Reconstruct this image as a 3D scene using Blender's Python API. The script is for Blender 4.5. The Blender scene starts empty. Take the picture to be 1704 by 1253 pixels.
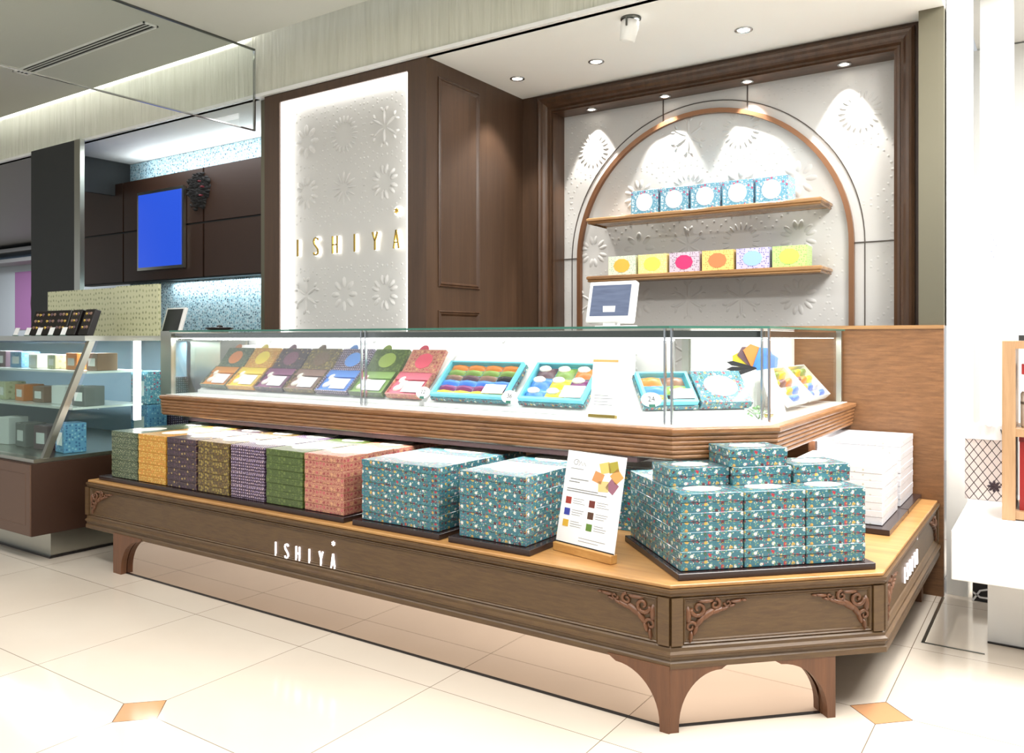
import bpy, math, random
from mathutils import Matrix, Vector
random.seed(7)
C = bpy.context.scene.collection
S = bpy.context.scene
PI = math.pi
R = math.radians

# ---------------------------------------------------------------- camera, world, exposure, main lights
cam_d = bpy.data.cameras.new('camera'); cam = bpy.data.objects.new('camera', cam_d); C.objects.link(cam)
cam.location = (0, 0, 1.2); cam.rotation_euler = (R(90), 0, R(34.0024))
cam_d.sensor_width = 36; cam_d.lens = 1350.49 / 1704 * 36; cam_d.shift_y = -63.5 / 1704
cam_d.clip_start = .05; cam_d.clip_end = 100
S.camera = cam
S.view_settings.view_transform = 'Standard'; S.view_settings.look = 'None'
S.view_settings.gamma = 1; S.view_settings.use_curve_mapping = False
S.view_settings.exposure = 0.0
W = bpy.data.worlds.new('world'); S.world = W; W.use_nodes = True
W.node_tree.nodes['Background'].inputs[0].default_value = (.93, .97, 1, 1)
W.node_tree.nodes['Background'].inputs[1].default_value = .60

def area(name, loc, sx, sy, power, rot=(0, 0, 0), col=(1, .985, .96), spread=None):
    d = bpy.data.lights.new(name, 'AREA'); d.shape = 'RECTANGLE'; d.size = sx; d.size_y = sy
    d.energy = power; d.color = col
    if spread: d.spread = R(spread)
    o = bpy.data.objects.new(name, d); o.location = loc; o.rotation_euler = rot; C.objects.link(o); return o
def spot(name, loc, target, power, size=60, blend=.3, rad=.02, col=(1, .96, .9)):
    d = bpy.data.lights.new(name, 'SPOT'); d.energy = power; d.spot_size = R(size); d.spot_blend = blend
    d.shadow_soft_size = rad; d.color = col
    o = bpy.data.objects.new(name, d); o.location = loc
    o.rotation_euler = (Vector(target) - Vector(loc)).to_track_quat('-Z', 'Y').to_euler(); C.objects.link(o); return o
# ceiling luminaires of the hall (above and behind the viewer) and of the stalls, plus lamps added as fill
area('hall_and_fill_light', (-2.6, .9, 3.03), 3.6, .5, 80)
area('hall_and_fill_light', (-.4, 1.0, 3.03), 1.6, .5, 50)
area('hall_and_fill_light', (-2.2, -1.2, 3.03), 5.0, .8, 42)
area('hall_and_fill_light', (.75, 3.0, 3.03), 1.3, 2.6, 190)  # added fill out of view, brightens the floor and walls at right
area('hall_and_fill_light', (.15, 3.9, 3.03), .5, 1.4, 75)  # second added fill, whitens the floor at the right back
area('far_shop_fill', (-13.8, 5.2, 2.7), 3.0, 1.0, 110, col=(.92, .96, 1))  # added fill, lifts the dark distant shop at far left
area('hall_and_fill_light', (-6.2, .8, 3.03), 2.4, .5, 30)
area('stall_light', (-1.9, 3.72, 2.735), 1.8, .3, 12, spread=110)
area('neighbour_stall_light', (-5.5, 3.72, 2.735), 1.8, .3, 9, col=(.9, .96, 1))
area('cabinet_top_fill', (-5.5, 3.98, 2.562), 2.2, .05, 6, rot=(PI, 0, 0), col=(.88, .95, 1))  # added uplight, whitens the neighbouring ceiling
area('under_cabinet_light', (-5.3, 4.03, 1.67), 1.8, .04, 7, col=(.9, .96, 1))
area('neighbour_case_fill', (-5.8, 2.62, 1.18), 2.3, .05, 24, col=(.95, .98, 1))  # added fill, brightens the goods in the neighbouring case
area('neighbour_case_fill', (-4.62, 2.95, 1.18), .05, .3, 3, col=(.95, .98, 1))  # smaller added fill behind the side glass
area('cove_light', (-6.3, 3.33, 3.12), 3.8, .06, 40, rot=(PI, 0, 0))
area('case_light', (-2.7, 2.80, 1.195), 2.8, .03, 5.5, rot=(R(-25), 0, 0), col=(1, 1, 1))
area('case_light', (-1.02, 2.93, 1.195), .5, .03, 1.6, rot=(0, 0, R(45)), col=(1, 1, 1))
area('case_light', (-.94, 3.55, 1.195), .03, 1.1, 2.2, col=(1, 1, 1))
area('shelf_light', (-2.6, 2.76, .760), 2.9, .02, 7, rot=(R(-14), 0, 0))
area('shelf_light', (-.93, 3.6, .760), .02, 1.1, 3.5)

# ---------------------------------------------------------------- helpers
def lin(c):
    r = []
    for v in c[:3]:
        v = v / 255.
        r.append(v / 12.92 if v <= .04045 else ((v + .055) / 1.055) ** 2.4)
    return tuple(r) + (1,)

class NG:
    def __init__(s, name):
        s.m = bpy.data.materials.new(name); s.m.use_nodes = True; s.t = s.m.node_tree
        s.b = s.t.nodes['Principled BSDF']; s.out = s.t.nodes['Material Output']
    def n(s, typ, ins=None, **props):
        nd = s.t.nodes.new(typ)
        for k, v in props.items(): setattr(nd, k, v)
        for k, v in (ins or {}).items():
            if isinstance(v, bpy.types.NodeSocket): s.t.links.new(v, nd.inputs[k])
            else: nd.inputs[k].default_value = v
        return nd
    def math(s, op, a, b=None, c=None):
        i = {0: a}
        if b is not None: i[1] = b
        if c is not None: i[2] = c
        return s.n('ShaderNodeMath', i, operation=op).outputs[0]
    def mix(s, f, a, b):
        nd = s.t.nodes.new('ShaderNodeMix'); nd.data_type = 'RGBA'
        for idx, v in ((0, f), (6, a), (7, b)):
            if isinstance(v, bpy.types.NodeSocket): s.t.links.new(v, nd.inputs[idx])
            else: nd.inputs[idx].default_value = v
        return nd.outputs[2]
    def set(s, **k):
        names = dict(col='Base Color', rough='Roughness', metal='Metallic', spec='Specular IOR Level', coat='Coat Weight',
                     normal='Normal', emis='Emission Color', est='Emission Strength', coatr='Coat Roughness', alpha='Alpha')
        for a, v in k.items():
            inp = s.b.inputs[names[a]]
            if isinstance(v, bpy.types.NodeSocket): s.t.links.new(v, inp)
            else: inp.default_value = v
        return s.m
    def pos(s): return s.n('ShaderNodeNewGeometry').outputs['Position']
    def uv(s): return s.n('ShaderNodeTexCoord').outputs['UV']
    def mapping(s, v, scale=(1, 1, 1), rot=(0, 0, 0), loc=(0, 0, 0)):
        return s.n('ShaderNodeMapping', {'Vector': v, 'Scale': scale, 'Rotation': rot, 'Location': loc}).outputs[0]
    def bump(s, h, st=.3, d=.01): return s.n('ShaderNodeBump', {'Height': h, 'Strength': st, 'Distance': d}).outputs[0]

def plain(name, c, rough=.5, metal=0., spec=.5, coat=0.):
    g = NG(name)
    nz = g.n('ShaderNodeTexNoise', {'Vector': g.pos(), 'Scale': 9., 'Detail': 3.}).outputs[0]
    f = g.math('MULTIPLY_ADD', nz, .10, -.0)
    a = lin(c); b = tuple(min(1, v * .86) for v in a[:3]) + (1,)
    return g.set(col=g.mix(f, a, b), rough=rough, metal=metal, spec=spec, coat=coat)
def glow(name, c, st):
    g = NG(name); return g.set(col=lin(c), emis=lin(c), est=st)
def wood(name, c1, c2, axis='x', sc=1., rough=.4, bump=.15):
    g = NG(name); k = {'x': (.7, 14, 14), 'y': (14, .7, 14), 'z': (14, 14, .7), 'd': (4, 4, 30)}[axis]
    p = g.mapping(g.pos(), scale=tuple(v * sc for v in k))
    n1 = g.n('ShaderNodeTexNoise', {'Vector': p, 'Scale': 1.6, 'Detail': 6., 'Roughness': .6, 'Distortion': .4}).outputs[0]
    n2 = g.n('ShaderNodeTexNoise', {'Vector': g.mapping(p, scale=(3, 3, 3)), 'Scale': 6., 'Detail': 3.}).outputs[0]
    r = g.n('ShaderNodeMapRange', {0: g.math('MULTIPLY_ADD', n2, .3, n1), 1: .45, 2: .85}).outputs[0]
    return g.set(col=g.mix(r, lin(c1), lin(c2)), rough=rough, normal=g.bump(r, bump, .002))

def cells(g, vec, col, sc, rad, palette, rnd=.4, soft=.02, shape='F1'):
    """a scatter of small printed motifs over a colour"""
    v = g.n('ShaderNodeTexVoronoi', {'Vector': vec, 'Scale': sc, 'Randomness': rnd}, voronoi_dimensions='2D', feature='F1')
    mask = g.n('ShaderNodeMapRange', {0: v.outputs['Distance'], 1: rad + soft, 2: rad - soft, 3: 0., 4: 1.}).outputs[0]
    sep = g.n('ShaderNodeSeparateColor', {0: v.outputs['Color']}).outputs[0]
    ramp = g.n('ShaderNodeValToRGB', {0: sep}); cr = ramp.color_ramp; cr.interpolation = 'CONSTANT'
    while len(cr.elements) < len(palette): cr.elements.new(.5)
    for i, c in enumerate(palette):
        cr.elements[i].position = i / len(palette); cr.elements[i].color = lin(c)
    return g.mix(mask, col, ramp.outputs[0])
def jitter(g, vec, sc, amt):
    n = g.n('ShaderNodeTexNoise', {'Vector': vec, 'Scale': sc, 'Detail': 1.}, noise_dimensions='2D').outputs['Color']
    d = g.n('ShaderNodeVectorMath', {0: n, 1: (.5, .5, .5)}, operation='SUBTRACT').outputs[0]
    d = g.n('ShaderNodeVectorMath', {0: d, 'Scale': amt}, operation='SCALE').outputs[0]
    return g.n('ShaderNodeVectorMath', {0: vec, 1: d}, operation='ADD').outputs[0]
def printed(name, base, layers, rough=.33, jit=.006):
    g = NG(name); v = g.uv(); vj = jitter(g, v, 60., jit); col = lin(base)
    for i, (sc, rad, pal, rnd) in enumerate(layers):
        vec = g.mapping(vj, loc=(.37 * i, .21 * i, 0))
        col = cells(g, vec, col, sc, rad, pal, rnd, soft=.06)
    return g.set(col=col, rough=rough, spec=.5, coat=.25)

class MB:
    def __init__(s): s.v = []; s.f = []; s.uv = []; s.mi = []; s.sm = []
    def face(s, pts, uvs=None, M=None, mi=0, sm=False):
        b = len(s.v)
        for p in pts:
            p = Vector(p); s.v.append(M @ p if M else p)
        s.f.append(tuple(range(b, b + len(pts)))); s.mi.append(mi); s.sm.append(sm)
        if uvs is None:
            n = (Vector(pts[1]) - Vector(pts[0])).cross(Vector(pts[-1]) - Vector(pts[0]))
            a = [abs(c) for c in n]; k = a.index(max(a))
            uvs = [((p[1], p[2]), (p[0], p[2]), (p[0], p[1]))[k] for p in pts]
        s.uv.append([tuple(u) for u in uvs])
    def box(s, x0, x1, y0, y1, z0, z1, M=None, mi=0, skip=''):
        P = [(x0, y0, z0), (x1, y0, z0), (x1, y1, z0), (x0, y1, z0), (x0, y0, z1), (x1, y0, z1), (x1, y1, z1), (x0, y1, z1)]
        for nm, q in (('b', (3, 2, 1, 0)), ('t', (4, 5, 6, 7)), ('f', (0, 1, 5, 4)), ('k', (2, 3, 7, 6)), ('l', (3, 0, 4, 7)), ('r', (1, 2, 6, 5))):
            if nm not in skip: s.face([P[i] for i in q], None, M, mi)
        return s
    def prism(s, poly, w0, w1, M=None, mi=0):
        """poly in local (x, y), extruded along local z"""
        n = len(poly)
        s.face([(p[0], p[1], w1) for p in poly], None, M, mi)
        s.face([(p[0], p[1], w0) for p in reversed(poly)], None, M, mi)
        d = 0
        for i in range(n):
            a, b = poly[i], poly[(i + 1) % n]; L = math.dist(a, b)
            s.face([(a[0], a[1], w0), (b[0], b[1], w0), (b[0], b[1], w1), (a[0], a[1], w1)], [(d, w0), (d + L, w0), (d + L, w1), (d, w1)], M, mi)
            d += L
        return s
    def grid(s, rows, closed=False, sm=True, mi=0, M=None):
        n = len(rows[0])
        for i in range(len(rows) - 1):
            for j in range(n if closed else n - 1):
                k = (j + 1) % n
                s.face([rows[i][j], rows[i][k], rows[i + 1][k], rows[i + 1][j]], None, M, mi, sm)
        return s
    def tube(s, pts, r, n=8, M=None, mi=0, cap=True):
        pts = [Vector(p) for p in pts]; rows = []; up = Vector((0, 0, 1))
        rr = r if isinstance(r, (list, tuple)) else [r] * len(pts)
        for i, p in enumerate(pts):
            t = (pts[min(i + 1, len(pts) - 1)] - pts[max(i - 1, 0)]).normalized()
            u = up if abs(t.z) < .95 else Vector((1, 0, 0))
            a = t.cross(u).normalized(); b = t.cross(a).normalized()
            rows.append([p + (a * math.cos(2 * PI * k / n) + b * math.sin(2 * PI * k / n)) * rr[i] for k in range(n)])
        s.grid([list(reversed(r_)) for r_ in rows], True, True, mi, M)
        if cap: s.face(list(rows[0]), None, M, mi); s.face(list(reversed(rows[-1])), None, M, mi)
        return s
    def lathe(s, prof, n=24, M=None, mi=0, cap=True):
        rows = [[(r * math.cos(2 * PI * k / n), r * math.sin(2 * PI * k / n), z) for k in range(n)] for r, z in prof]
        s.grid(rows, True, True, mi, M)
        if cap: s.face(list(reversed(rows[0])), None, M, mi); s.face(rows[-1], None, M, mi)
        return s
    def dome(s, cx, cy, rx, ry, rot, h, M=None, n=8, m=2, mi=0, z=0.):
        c, q = math.cos(rot), math.sin(rot); rows = []
        for i in range(m):
            a = i / m * PI / 2; k = math.cos(a); zz = z + h * math.sin(a); row = []
            for j in range(n):
                x, y = rx * k * math.cos(2 * PI * j / n), ry * k * math.sin(2 * PI * j / n)
                row.append((cx + x * c - y * q, cy + x * q + y * c, zz))
            rows.append(row)
        s.grid(rows, True, True, mi, M); top = (cx, cy, z + h)
        for j in range(n): s.face([rows[-1][j], rows[-1][(j + 1) % n], top], None, M, mi, True)
        return s
    def sweep(s, path, prof, M=None, mi=0, closed=False, flip=False):
        """profile (offset to the right-hand side of the path, height) swept with mitres along a 2D path"""
        n = len(path); rows = []
        for i in range(n):
            p = Vector(path[i]); d0 = d1 = None
            if i > 0 or closed: d0 = (p - Vector(path[i - 1])).normalized()
            if i < n - 1 or closed: d1 = (Vector(path[(i + 1) % n]) - p).normalized()
            d0 = d0 or d1; d1 = d1 or d0
            n0 = Vector((d0.y, -d0.x)); n1 = Vector((d1.y, -d1.x)); m_ = (n0 + n1).normalized(); k = 1 / max(.3, m_.dot(n0))
            rows.append([(p.x + m_.x * o * k, p.y + m_.y * o * k, h) for o, h in prof])
        if closed: rows.append(rows[0])
        L = 0
        for i in range(len(rows) - 1):
            dl = math.dist(path[i % n], path[(i + 1) % n]); w = 0
            for j in range(len(prof) - 1):
                dw = math.dist(prof[j], prof[j + 1])
                q = [rows[i][j], rows[i + 1][j], rows[i + 1][j + 1], rows[i][j + 1]]; u = [(L, w), (L + dl, w), (L + dl, w + dw), (L, w + dw)]
                if flip: q.reverse(); u.reverse()
                s.face(q, u, M, mi); w += dw
            L += dl
        if not closed:
            a, b = list(reversed(rows[0])), rows[-1]
            if flip: a.reverse(); b = list(reversed(b))
            s.face(a, None, M, mi); s.face(b, None, M, mi)
        return s
    def ribbon(s, pts, w, d0, d1, M=None, mi=0):
        """flat stroke of width w along 2D points, extruded from d0 to d1"""
        L, Rr = [], []
        for i, p in enumerate(pts):
            p = Vector(p); t = (Vector(pts[min(i + 1, len(pts) - 1)]) - Vector(pts[max(i - 1, 0)])).normalized()
            nn = Vector((-t.y, t.x)) * w / 2; L.append(p + nn); Rr.append(p - nn)
        for i in range(len(pts) - 1):
            s.prism([tuple(Rr[i]), tuple(Rr[i + 1]), tuple(L[i + 1]), tuple(L[i])], d0, d1, M, mi)
        return s
    def build(s, name, mats, parent=None, origin=None, bevel=0., seg=1):
        me = bpy.data.meshes.new(name)
        if parent is None and origin is None:
            xs = [v[0] for v in s.v]; ys = [v[1] for v in s.v]; zs = [v[2] for v in s.v]
            origin = ((min(xs) + max(xs)) / 2, (min(ys) + max(ys)) / 2, min(zs))
        off = Vector(origin) if origin is not None else Vector((0, 0, 0))
        me.from_pydata([tuple(Vector(v) - off) for v in s.v], [], s.f)
        ul = me.uv_layers.new(name='UVMap'); flat = []
        for u in s.uv:
            for a in u: flat += [a[0], a[1]]
        ul.data.foreach_set('uv', flat)
        me.polygons.foreach_set('material_index', s.mi); me.polygons.foreach_set('use_smooth', s.sm)
        for m in (mats if isinstance(mats, (list, tuple)) else [mats]): me.materials.append(m)
        import bmesh
        bm = bmesh.new(); bm.from_mesh(me); bmesh.ops.remove_doubles(bm, verts=bm.verts, dist=1e-5); bm.to_mesh(me); bm.free()
        me.update()
        o = bpy.data.objects.new(name, me); C.objects.link(o)
        if parent is not None: o.parent = parent; 
        if parent is None: o.location = off
        if bevel:
            b = o.modifiers.new('bevel', 'BEVEL'); b.width = bevel; b.segments = seg; b.limit_method = 'ANGLE'; b.angle_limit = R(40)
        return o

def tag(o, label, cat, group=None, kind=None):
    if label: o['label'] = label
    if cat: o['category'] = cat
    if group: o['group'] = group
    if kind: o['kind'] = kind
    return o
def thing(name, loc, label, cat, group=None, rot=(0, 0, 0)):
    o = bpy.data.objects.new(name, None); C.objects.link(o); o.empty_display_size = .05
    o.location = loc; o.rotation_euler = rot; return tag(o, label, cat, group)
class Fix:
    """a fixture modelled in room coordinates: an Empty at its base and parts below it"""
    def __init__(s, name, base, label, cat, group=None):
        s.e = thing(name, base, label, cat, group); s.base = Vector(base)
    def part(s, name, mb, mat, label=None, parent=None, bevel=0.):
        o = mb.build(name, mat, parent=parent or s.e, origin=s.base, bevel=bevel)
        if label: o['label'] = label
        return o
def struct(name, mb, mat, bevel=0.):
    o = mb.build(name, mat, bevel=bevel); o['kind'] = 'structure'; return o
def kids(o): return [c for c in C.objects if c.parent == o]
def dup(root, loc, rot=None, label=None, group=None, parent=None):
    c = root.copy(); C.objects.link(c)
    if parent is None: c.location = loc
    else: c.parent = parent
    if rot is not None: c.rotation_euler = rot
    if label: c['label'] = label
    if group: c['group'] = group
    for k in CH.get(root.name, []): 
        d = k.copy(); C.objects.link(d); d.parent = c
        for k2 in CH.get(k.name, []):
            e = k2.copy(); C.objects.link(e); e.parent = d
    return c
CH = {}
def register(root):
    CH[root.name] = kids(root)
    for k in CH[root.name]: CH[k.name] = kids(k)
def FR(o, u, v, w):
    return Matrix(((u[0], v[0], w[0], o[0]), (u[1], v[1], w[1], o[1]), (u[2], v[2], w[2], o[2]), (0, 0, 0, 1)))
def FY(x, y, z): return FR((x, y, z), (1, 0, 0), (0, 0, 1), (0, -1, 0))      # plane facing the aisle
def FX(x, y, z): return FR((x, y, z), (0, 1, 0), (0, 0, 1), (1, 0, 0))       # plane facing +x
q2 = math.sqrt(.5)
def FC(x, y, z): return FR((x, y, z), (q2, q2, 0), (0, 0, 1), (q2, -q2, 0))  # plane facing the cut corner
def circle(cx, cy, rx, ry=None, n=24): 
    ry = ry or rx
    return [(cx + rx * math.cos(2 * PI * k / n), cy + ry * math.sin(2 * PI * k / n)) for k in range(n)]

# ---------------------------------------------------------------- materials
M = {}
M['white'] = plain('white paint', (238, 238, 234), .6)
M['white_gloss'] = plain('white gloss', (240, 240, 238), .2)
M['ceil'] = plain('ceiling paint', (240, 240, 236), .8)
M['ceil_hall'] = plain('hall ceiling paint', (196, 197, 188), .8)
M['relief'] = plain('white relief plaster', (196, 195, 192), .55)
M['wood_base'] = wood('plinth wood', (98, 75, 46), (80, 58, 38), 'd', 2.4)
M['wood_leg'] = wood('leg wood', (116, 76, 50), (92, 60, 40), 'z', 1.5)
M['wood_top'] = wood('plinth top wood', (196, 150, 92), (166, 118, 70), 'x', 1.0, .3)
M['wood_ledge'] = wood('ledge wood', (156, 112, 74), (114, 76, 46), 'd', 2.0, .3)
M['wood_panel'] = wood('partition wood', (134, 94, 60), (104, 72, 44), 'd', 1.8)
M['wood_orange'] = wood('light oak', (205, 160, 96), (180, 128, 66), 'x', 1.0)
M['oak_pale'] = wood('pale oak', (188, 152, 114), (162, 126, 90), 'z', 1.4)
M['wood_dark'] = wood('dark wall wood', (82, 60, 43), (68, 48, 34), 'z', 1.2, .45, .05)
M['wood_frame'] = wood('niche frame wood', (84, 60, 42), (62, 42, 28), 'z', 1.2, .28, .05)
M['wood_shelf'] = wood('shelf wood', (170, 132, 88), (120, 84, 54), 'x', 1.0, .25)
M['brown_n'] = plain('neighbour cabinet brown', (58, 36, 24), .45)
M['brown_n2'] = plain('neighbour cabinet face brown', (96, 72, 58), .45)
M['steel'] = plain('brushed steel', (190, 190, 180), .28, 1.)
M['chrome'] = plain('chrome', (205, 208, 210), .12, 1.)
M['pillar'] = plain('pillar steel', (122, 118, 102), .42, 1.)
M['steel_dark'] = plain('dark steel', (110, 112, 108), .3, 1.)
M['mirror'] = plain('kick mirror', (204, 188, 176), .05, 1.)
M['black'] = plain('black lacquer', (30, 26, 26), .22)
M['tray'] = plain('dark brown lacquer', (46, 34, 34), .22)
M['dark'] = plain('dark grey', (40, 42, 42), .6)
M['grey'] = plain('mid grey', (120, 120, 120), .5)
M['gold'] = plain('gold', (200, 170, 92), .25, 1.)
M['bronze'] = plain('bronze strip', (140, 100, 72), .3, .6)
M['line'] = plain('thin dark joint', (70, 62, 56), .5)
M['paper'] = plain('white card', (246, 246, 246), .5)
M['ink'] = plain('grey ink', (120, 120, 120), .6)
M['led'] = glow('led white', (255, 255, 255), 3.2)
M['led_edge'] = glow('sign edge led', (255, 253, 250), 5.)
M['lamp'] = glow('lamp', (255, 246, 232), 9.)
M['letter'] = glow('lit letter', (255, 250, 255), 1.6)
M['halo'] = glow('letter halo', (255, 252, 244), 3.0)
g = NG('blue screen'); M['screen_blue'] = g.set(col=(.01, .02, .06, 1), emis=lin((38, 84, 222)), est=.95, rough=.3)
g = NG('pos screen'); p = g.uv(); n = g.n('ShaderNodeTexNoise', {'Vector': g.mapping(p, scale=(6, 40, 1)), 'Scale': 1.5}).outputs[0]
cm = g.mix(n, lin((60, 75, 125)), lin((135, 155, 195))); M['screen_pos'] = g.set(col=(.03, .04, .06, 1), emis=cm, est=.55, rough=.4)
# clear glass: thin see-through sheet with a fresnel reflection
g = NG('clear glass'); fr = g.n('ShaderNodeFresnel', {'IOR': 1.45}).outputs[0]
tr = g.n('ShaderNodeBsdfTransparent', {0: (.97, .985, .98, 1)}); gl = g.n('ShaderNodeBsdfGlossy', {'Roughness': .02, 'Color': (1, 1, 1, 1)})
mx = g.n('ShaderNodeMixShader', {0: g.math('MULTIPLY', fr, .35), 1: tr.outputs[0], 2: gl.outputs[0]}); g.t.links.new(mx.outputs[0], g.out.inputs[0]); M['glass'] = g.m
g = NG('greenish glass'); fr = g.n('ShaderNodeFresnel', {'IOR': 1.45}).outputs[0]
tr = g.n('ShaderNodeBsdfTransparent', {0: (.88, .95, .93, 1)}); gl = g.n('ShaderNodeBsdfGlossy', {'Roughness': .05})
mx = g.n('ShaderNodeMixShader', {0: g.math('MULTIPLY_ADD', fr, .4, .0), 1: tr.outputs[0], 2: gl.outputs[0]}); g.t.links.new(mx.outputs[0], g.out.inputs[0]); M['glass_green'] = g.m
g = NG('glass edge'); M['glass_edge'] = g.set(col=lin((60, 110, 95)), rough=.15)

# floor: 66 cm cream tiles, fine joints, small terracotta diamonds at every third / second joint crossing
g = NG('floor tiles'); P = g.pos(); sp = g.n('ShaderNodeSeparateXYZ', {0: P}); X, Y = sp.outputs[0], sp.outputs[1]
T = .66
def tri(a, off, per):   # distance to the nearest multiple of per
    t = g.math('FRACT', g.math('DIVIDE', g.math('SUBTRACT', a, off), per)); t = g.math('SUBTRACT', t, .5)
    return g.math('MULTIPLY', g.math('SUBTRACT', .5, g.math('ABSOLUTE', t)), per)
dx = tri(X, -2.455, T); dy = tri(Y, 1.497, T); DX = tri(X, -2.455, T * 6); DY = tri(Y, 1.497, T * 4); DX2 = tri(X, -2.455 + T * 3, T * 6); DY2 = tri(Y, 1.497 + T * 2, T * 4)
joint = g.math('LESS_THAN', g.math('MINIMUM', dx, dy), .0013)
dd = g.math('MINIMUM', g.math('ADD', DX, DY), g.math('ADD', DX2, DY2)); dia = g.math('LESS_THAN', dd, .093); edge = g.math('LESS_THAN', g.math('ABSOLUTE', g.math('SUBTRACT', dd, .093)), .002)
tid = g.n('ShaderNodeCombineXYZ', {0: g.math('FLOOR', g.math('DIVIDE', g.math('ADD', X, 2.455), T)), 1: g.math('FLOOR', g.math('DIVIDE', g.math('SUBTRACT', Y, 1.497), T))}).outputs[0]
wn = g.n('ShaderNodeTexWhiteNoise', {0: tid}).outputs['Value']
nz = g.n('ShaderNodeTexNoise', {'Vector': P, 'Scale': 2.2, 'Detail': 4.}).outputs[0]
base = g.mix(g.math('MULTIPLY_ADD', nz, .6, g.math('MULTIPLY', wn, .3)), lin((220, 210, 196)), lin((202, 188, 172)))
c1 = g.mix(joint, base, lin((112, 96, 80))); c2 = g.mix(dia, c1, lin((196, 146, 106))); c3 = g.mix(edge, c2, lin((90, 62, 48)))
M['floor'] = g.set(col=c3, rough=.11, spec=.6)
# rippled fascia
g = NG('rippled fascia'); P = g.pos()
n1 = g.n('ShaderNodeTexNoise', {'Vector': g.mapping(P, scale=(34, 1, 2.4)), 'Scale': 1., 'Detail': 2., 'Distortion': .5}).outputs[0]
M['fascia'] = g.set(col=g.mix(n1, lin((222, 222, 208)), lin((190, 190, 172))), rough=.45, normal=g.bump(n1, .5, .02))
# print patterns of the cartons
TEAL = (56, 110, 124)
M['p_teal'] = printed('teal carton print', TEAL, [(120, .30, [(80, 140, 148), (54, 104, 116), (56, 110, 124), (104, 152, 136)], .8),
    (47, .27, [(170, 44, 62), (88, 38, 46), (222, 220, 214), (56, 110, 124), (60, 92, 66), (56, 110, 124), (196, 160, 80), (100, 44, 50)], .45),
    (105, .18, [(212, 214, 200), (56, 110, 124), (190, 60, 80), (56, 110, 124), (160, 180, 90)], .7)])
M['p_dkgreen'] = printed('dark green leaf print', (60, 74, 56), [(150, .33, [(150, 160, 126), (120, 136, 100), (70, 84, 64)], .9), (90, .18, [(190, 190, 150), (70, 84, 64)], .8)])
M['p_orange'] = printed('orange print', (192, 142, 54), [(72, .34, [(220, 180, 90), (196, 140, 50), (222, 150, 70)], .3), (60, .16, [(238, 208, 130), (190, 110, 50)], .2)])
M['p_purple'] = printed('dark purple band print', (54, 36, 50), [(46, .24, [(62, 42, 56), (110, 84, 74), (176, 150, 96), (62, 42, 56), (88, 60, 80)], .5), (120, .14, [(62, 42, 56), (150, 130, 90)], .5)])
M['p_olive'] = printed('brown and yellow floral print', (84, 66, 38), [(62, .36, [(140, 122, 52), (84, 66, 38), (160, 140, 70), (110, 84, 40)], .9), (150, .2, [(176, 158, 84), (70, 50, 30)], .9)])
M['p_dots'] = printed('plum dotted print', (58, 38, 62), [(74, .26, [(196, 180, 204), (214, 190, 200), (178, 160, 196)], .08), (74, .10, [(70, 48, 72)], .08)])
M['p_green'] = printed('green print', (66, 84, 38), [(56, .40, [(92, 110, 54), (70, 88, 42)], .7), (130, .15, [(136, 150, 92), (80, 98, 46)], .7)])
M['p_pink'] = printed('pink damask print', (176, 120, 100), [(48, .30, [(182, 84, 94), (150, 70, 70), (198, 150, 112)], .15), (140, .22, [(214, 168, 132), (128, 58, 58), (190, 138, 116)], .6)])
M['p_bluepat'] = printed('blue patterned print', (110, 160, 200), [(60, .30, [(160, 200, 220), (70, 110, 160), (110, 160, 200)], .6)])
M['p_tealwall'] = printed('blue mosaic print', (176, 210, 220), [(38, .30, [(92, 130, 150), (130, 180, 200), (60, 90, 110), (210, 226, 230)], .7), (70, .22, [(60, 80, 95), (220, 235, 240)], .8)], rough=.5)
M['p_cream'] = printed('cream dotted print', (208, 208, 170), [(28, .22, [(150, 155, 115), (170, 175, 130)], .35)], rough=.5)
M['carton_in'] = plain('teal carton inside', (110, 196, 214), .5)
M['oval'] = plain('cream oval label', (244, 240, 226), .45)
SACH = {k: plain(k + ' sachet', c, .3, 0, .6) for k, c in dict(yellow=(232, 204, 50), blue=(74, 132, 224), purple=(126, 54, 110), green=(134, 166, 84), orange=(222, 132, 60), brown=(146, 112, 92), plum=(104, 76, 84), white=(238, 232, 220), black=(44, 42, 44), pink=(214, 120, 140), red=(176, 50, 50)).items()}

# ---------------------------------------------------------------- setting
struct('floor', MB().box(-19, 5, -4, 9, -.05, 0), M['floor'])
struct('ceiling', MB().box(-19, 5, -4, 3.26, 3.06, 3.10), M['ceil_hall'])
struct('ceiling', MB().box(-4.23, -.445, 3.43, 4.56, 2.75, 2.80), M['ceil'])
struct('ceiling', MB().box(-6.86, -4.31, 3.43, 4.14, 2.75, 2.80), M['white'])
struct('ceiling', MB().box(-19, -6.87, 3.43, 6.9, 2.75, 2.80), M['grey'])
struct('ceiling', MB().box(-19, -.445, 3.265, 3.46, 3.30, 3.34), M['white'])
struct('ceiling', MB().box(-.44, 5, 3.265, 9, 3.06, 3.10), M['white'])
struct('wall_fascia', MB().box(-19, -.445, 3.42, 3.46, 2.77, 3.30), M['fascia'])
struct('trim_1', MB().box(-19, -.445, 3.405, 3.46, 2.750, 2.770), M['white_gloss'])
# pillars and partition
struct('wall_partition', MB().box(-1.45, -.446, 4.24, 4.275, 0, 1.245), M['wood_panel'])
struct('trim_2', MB().box(-1.45, -.444, 4.235, 4.28, 1.245, 1.262), M['wood_shelf'])
struct('wall_pillar_right', MB().box(-.553, -.446, 4.262, 4.50, 1.262, 3.06), M['pillar'])
struct('wall_pillar_left', MB().box(-4.314, -4.236, 3.47, 4.40, 0, 2.75), M['pillar'])
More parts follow.
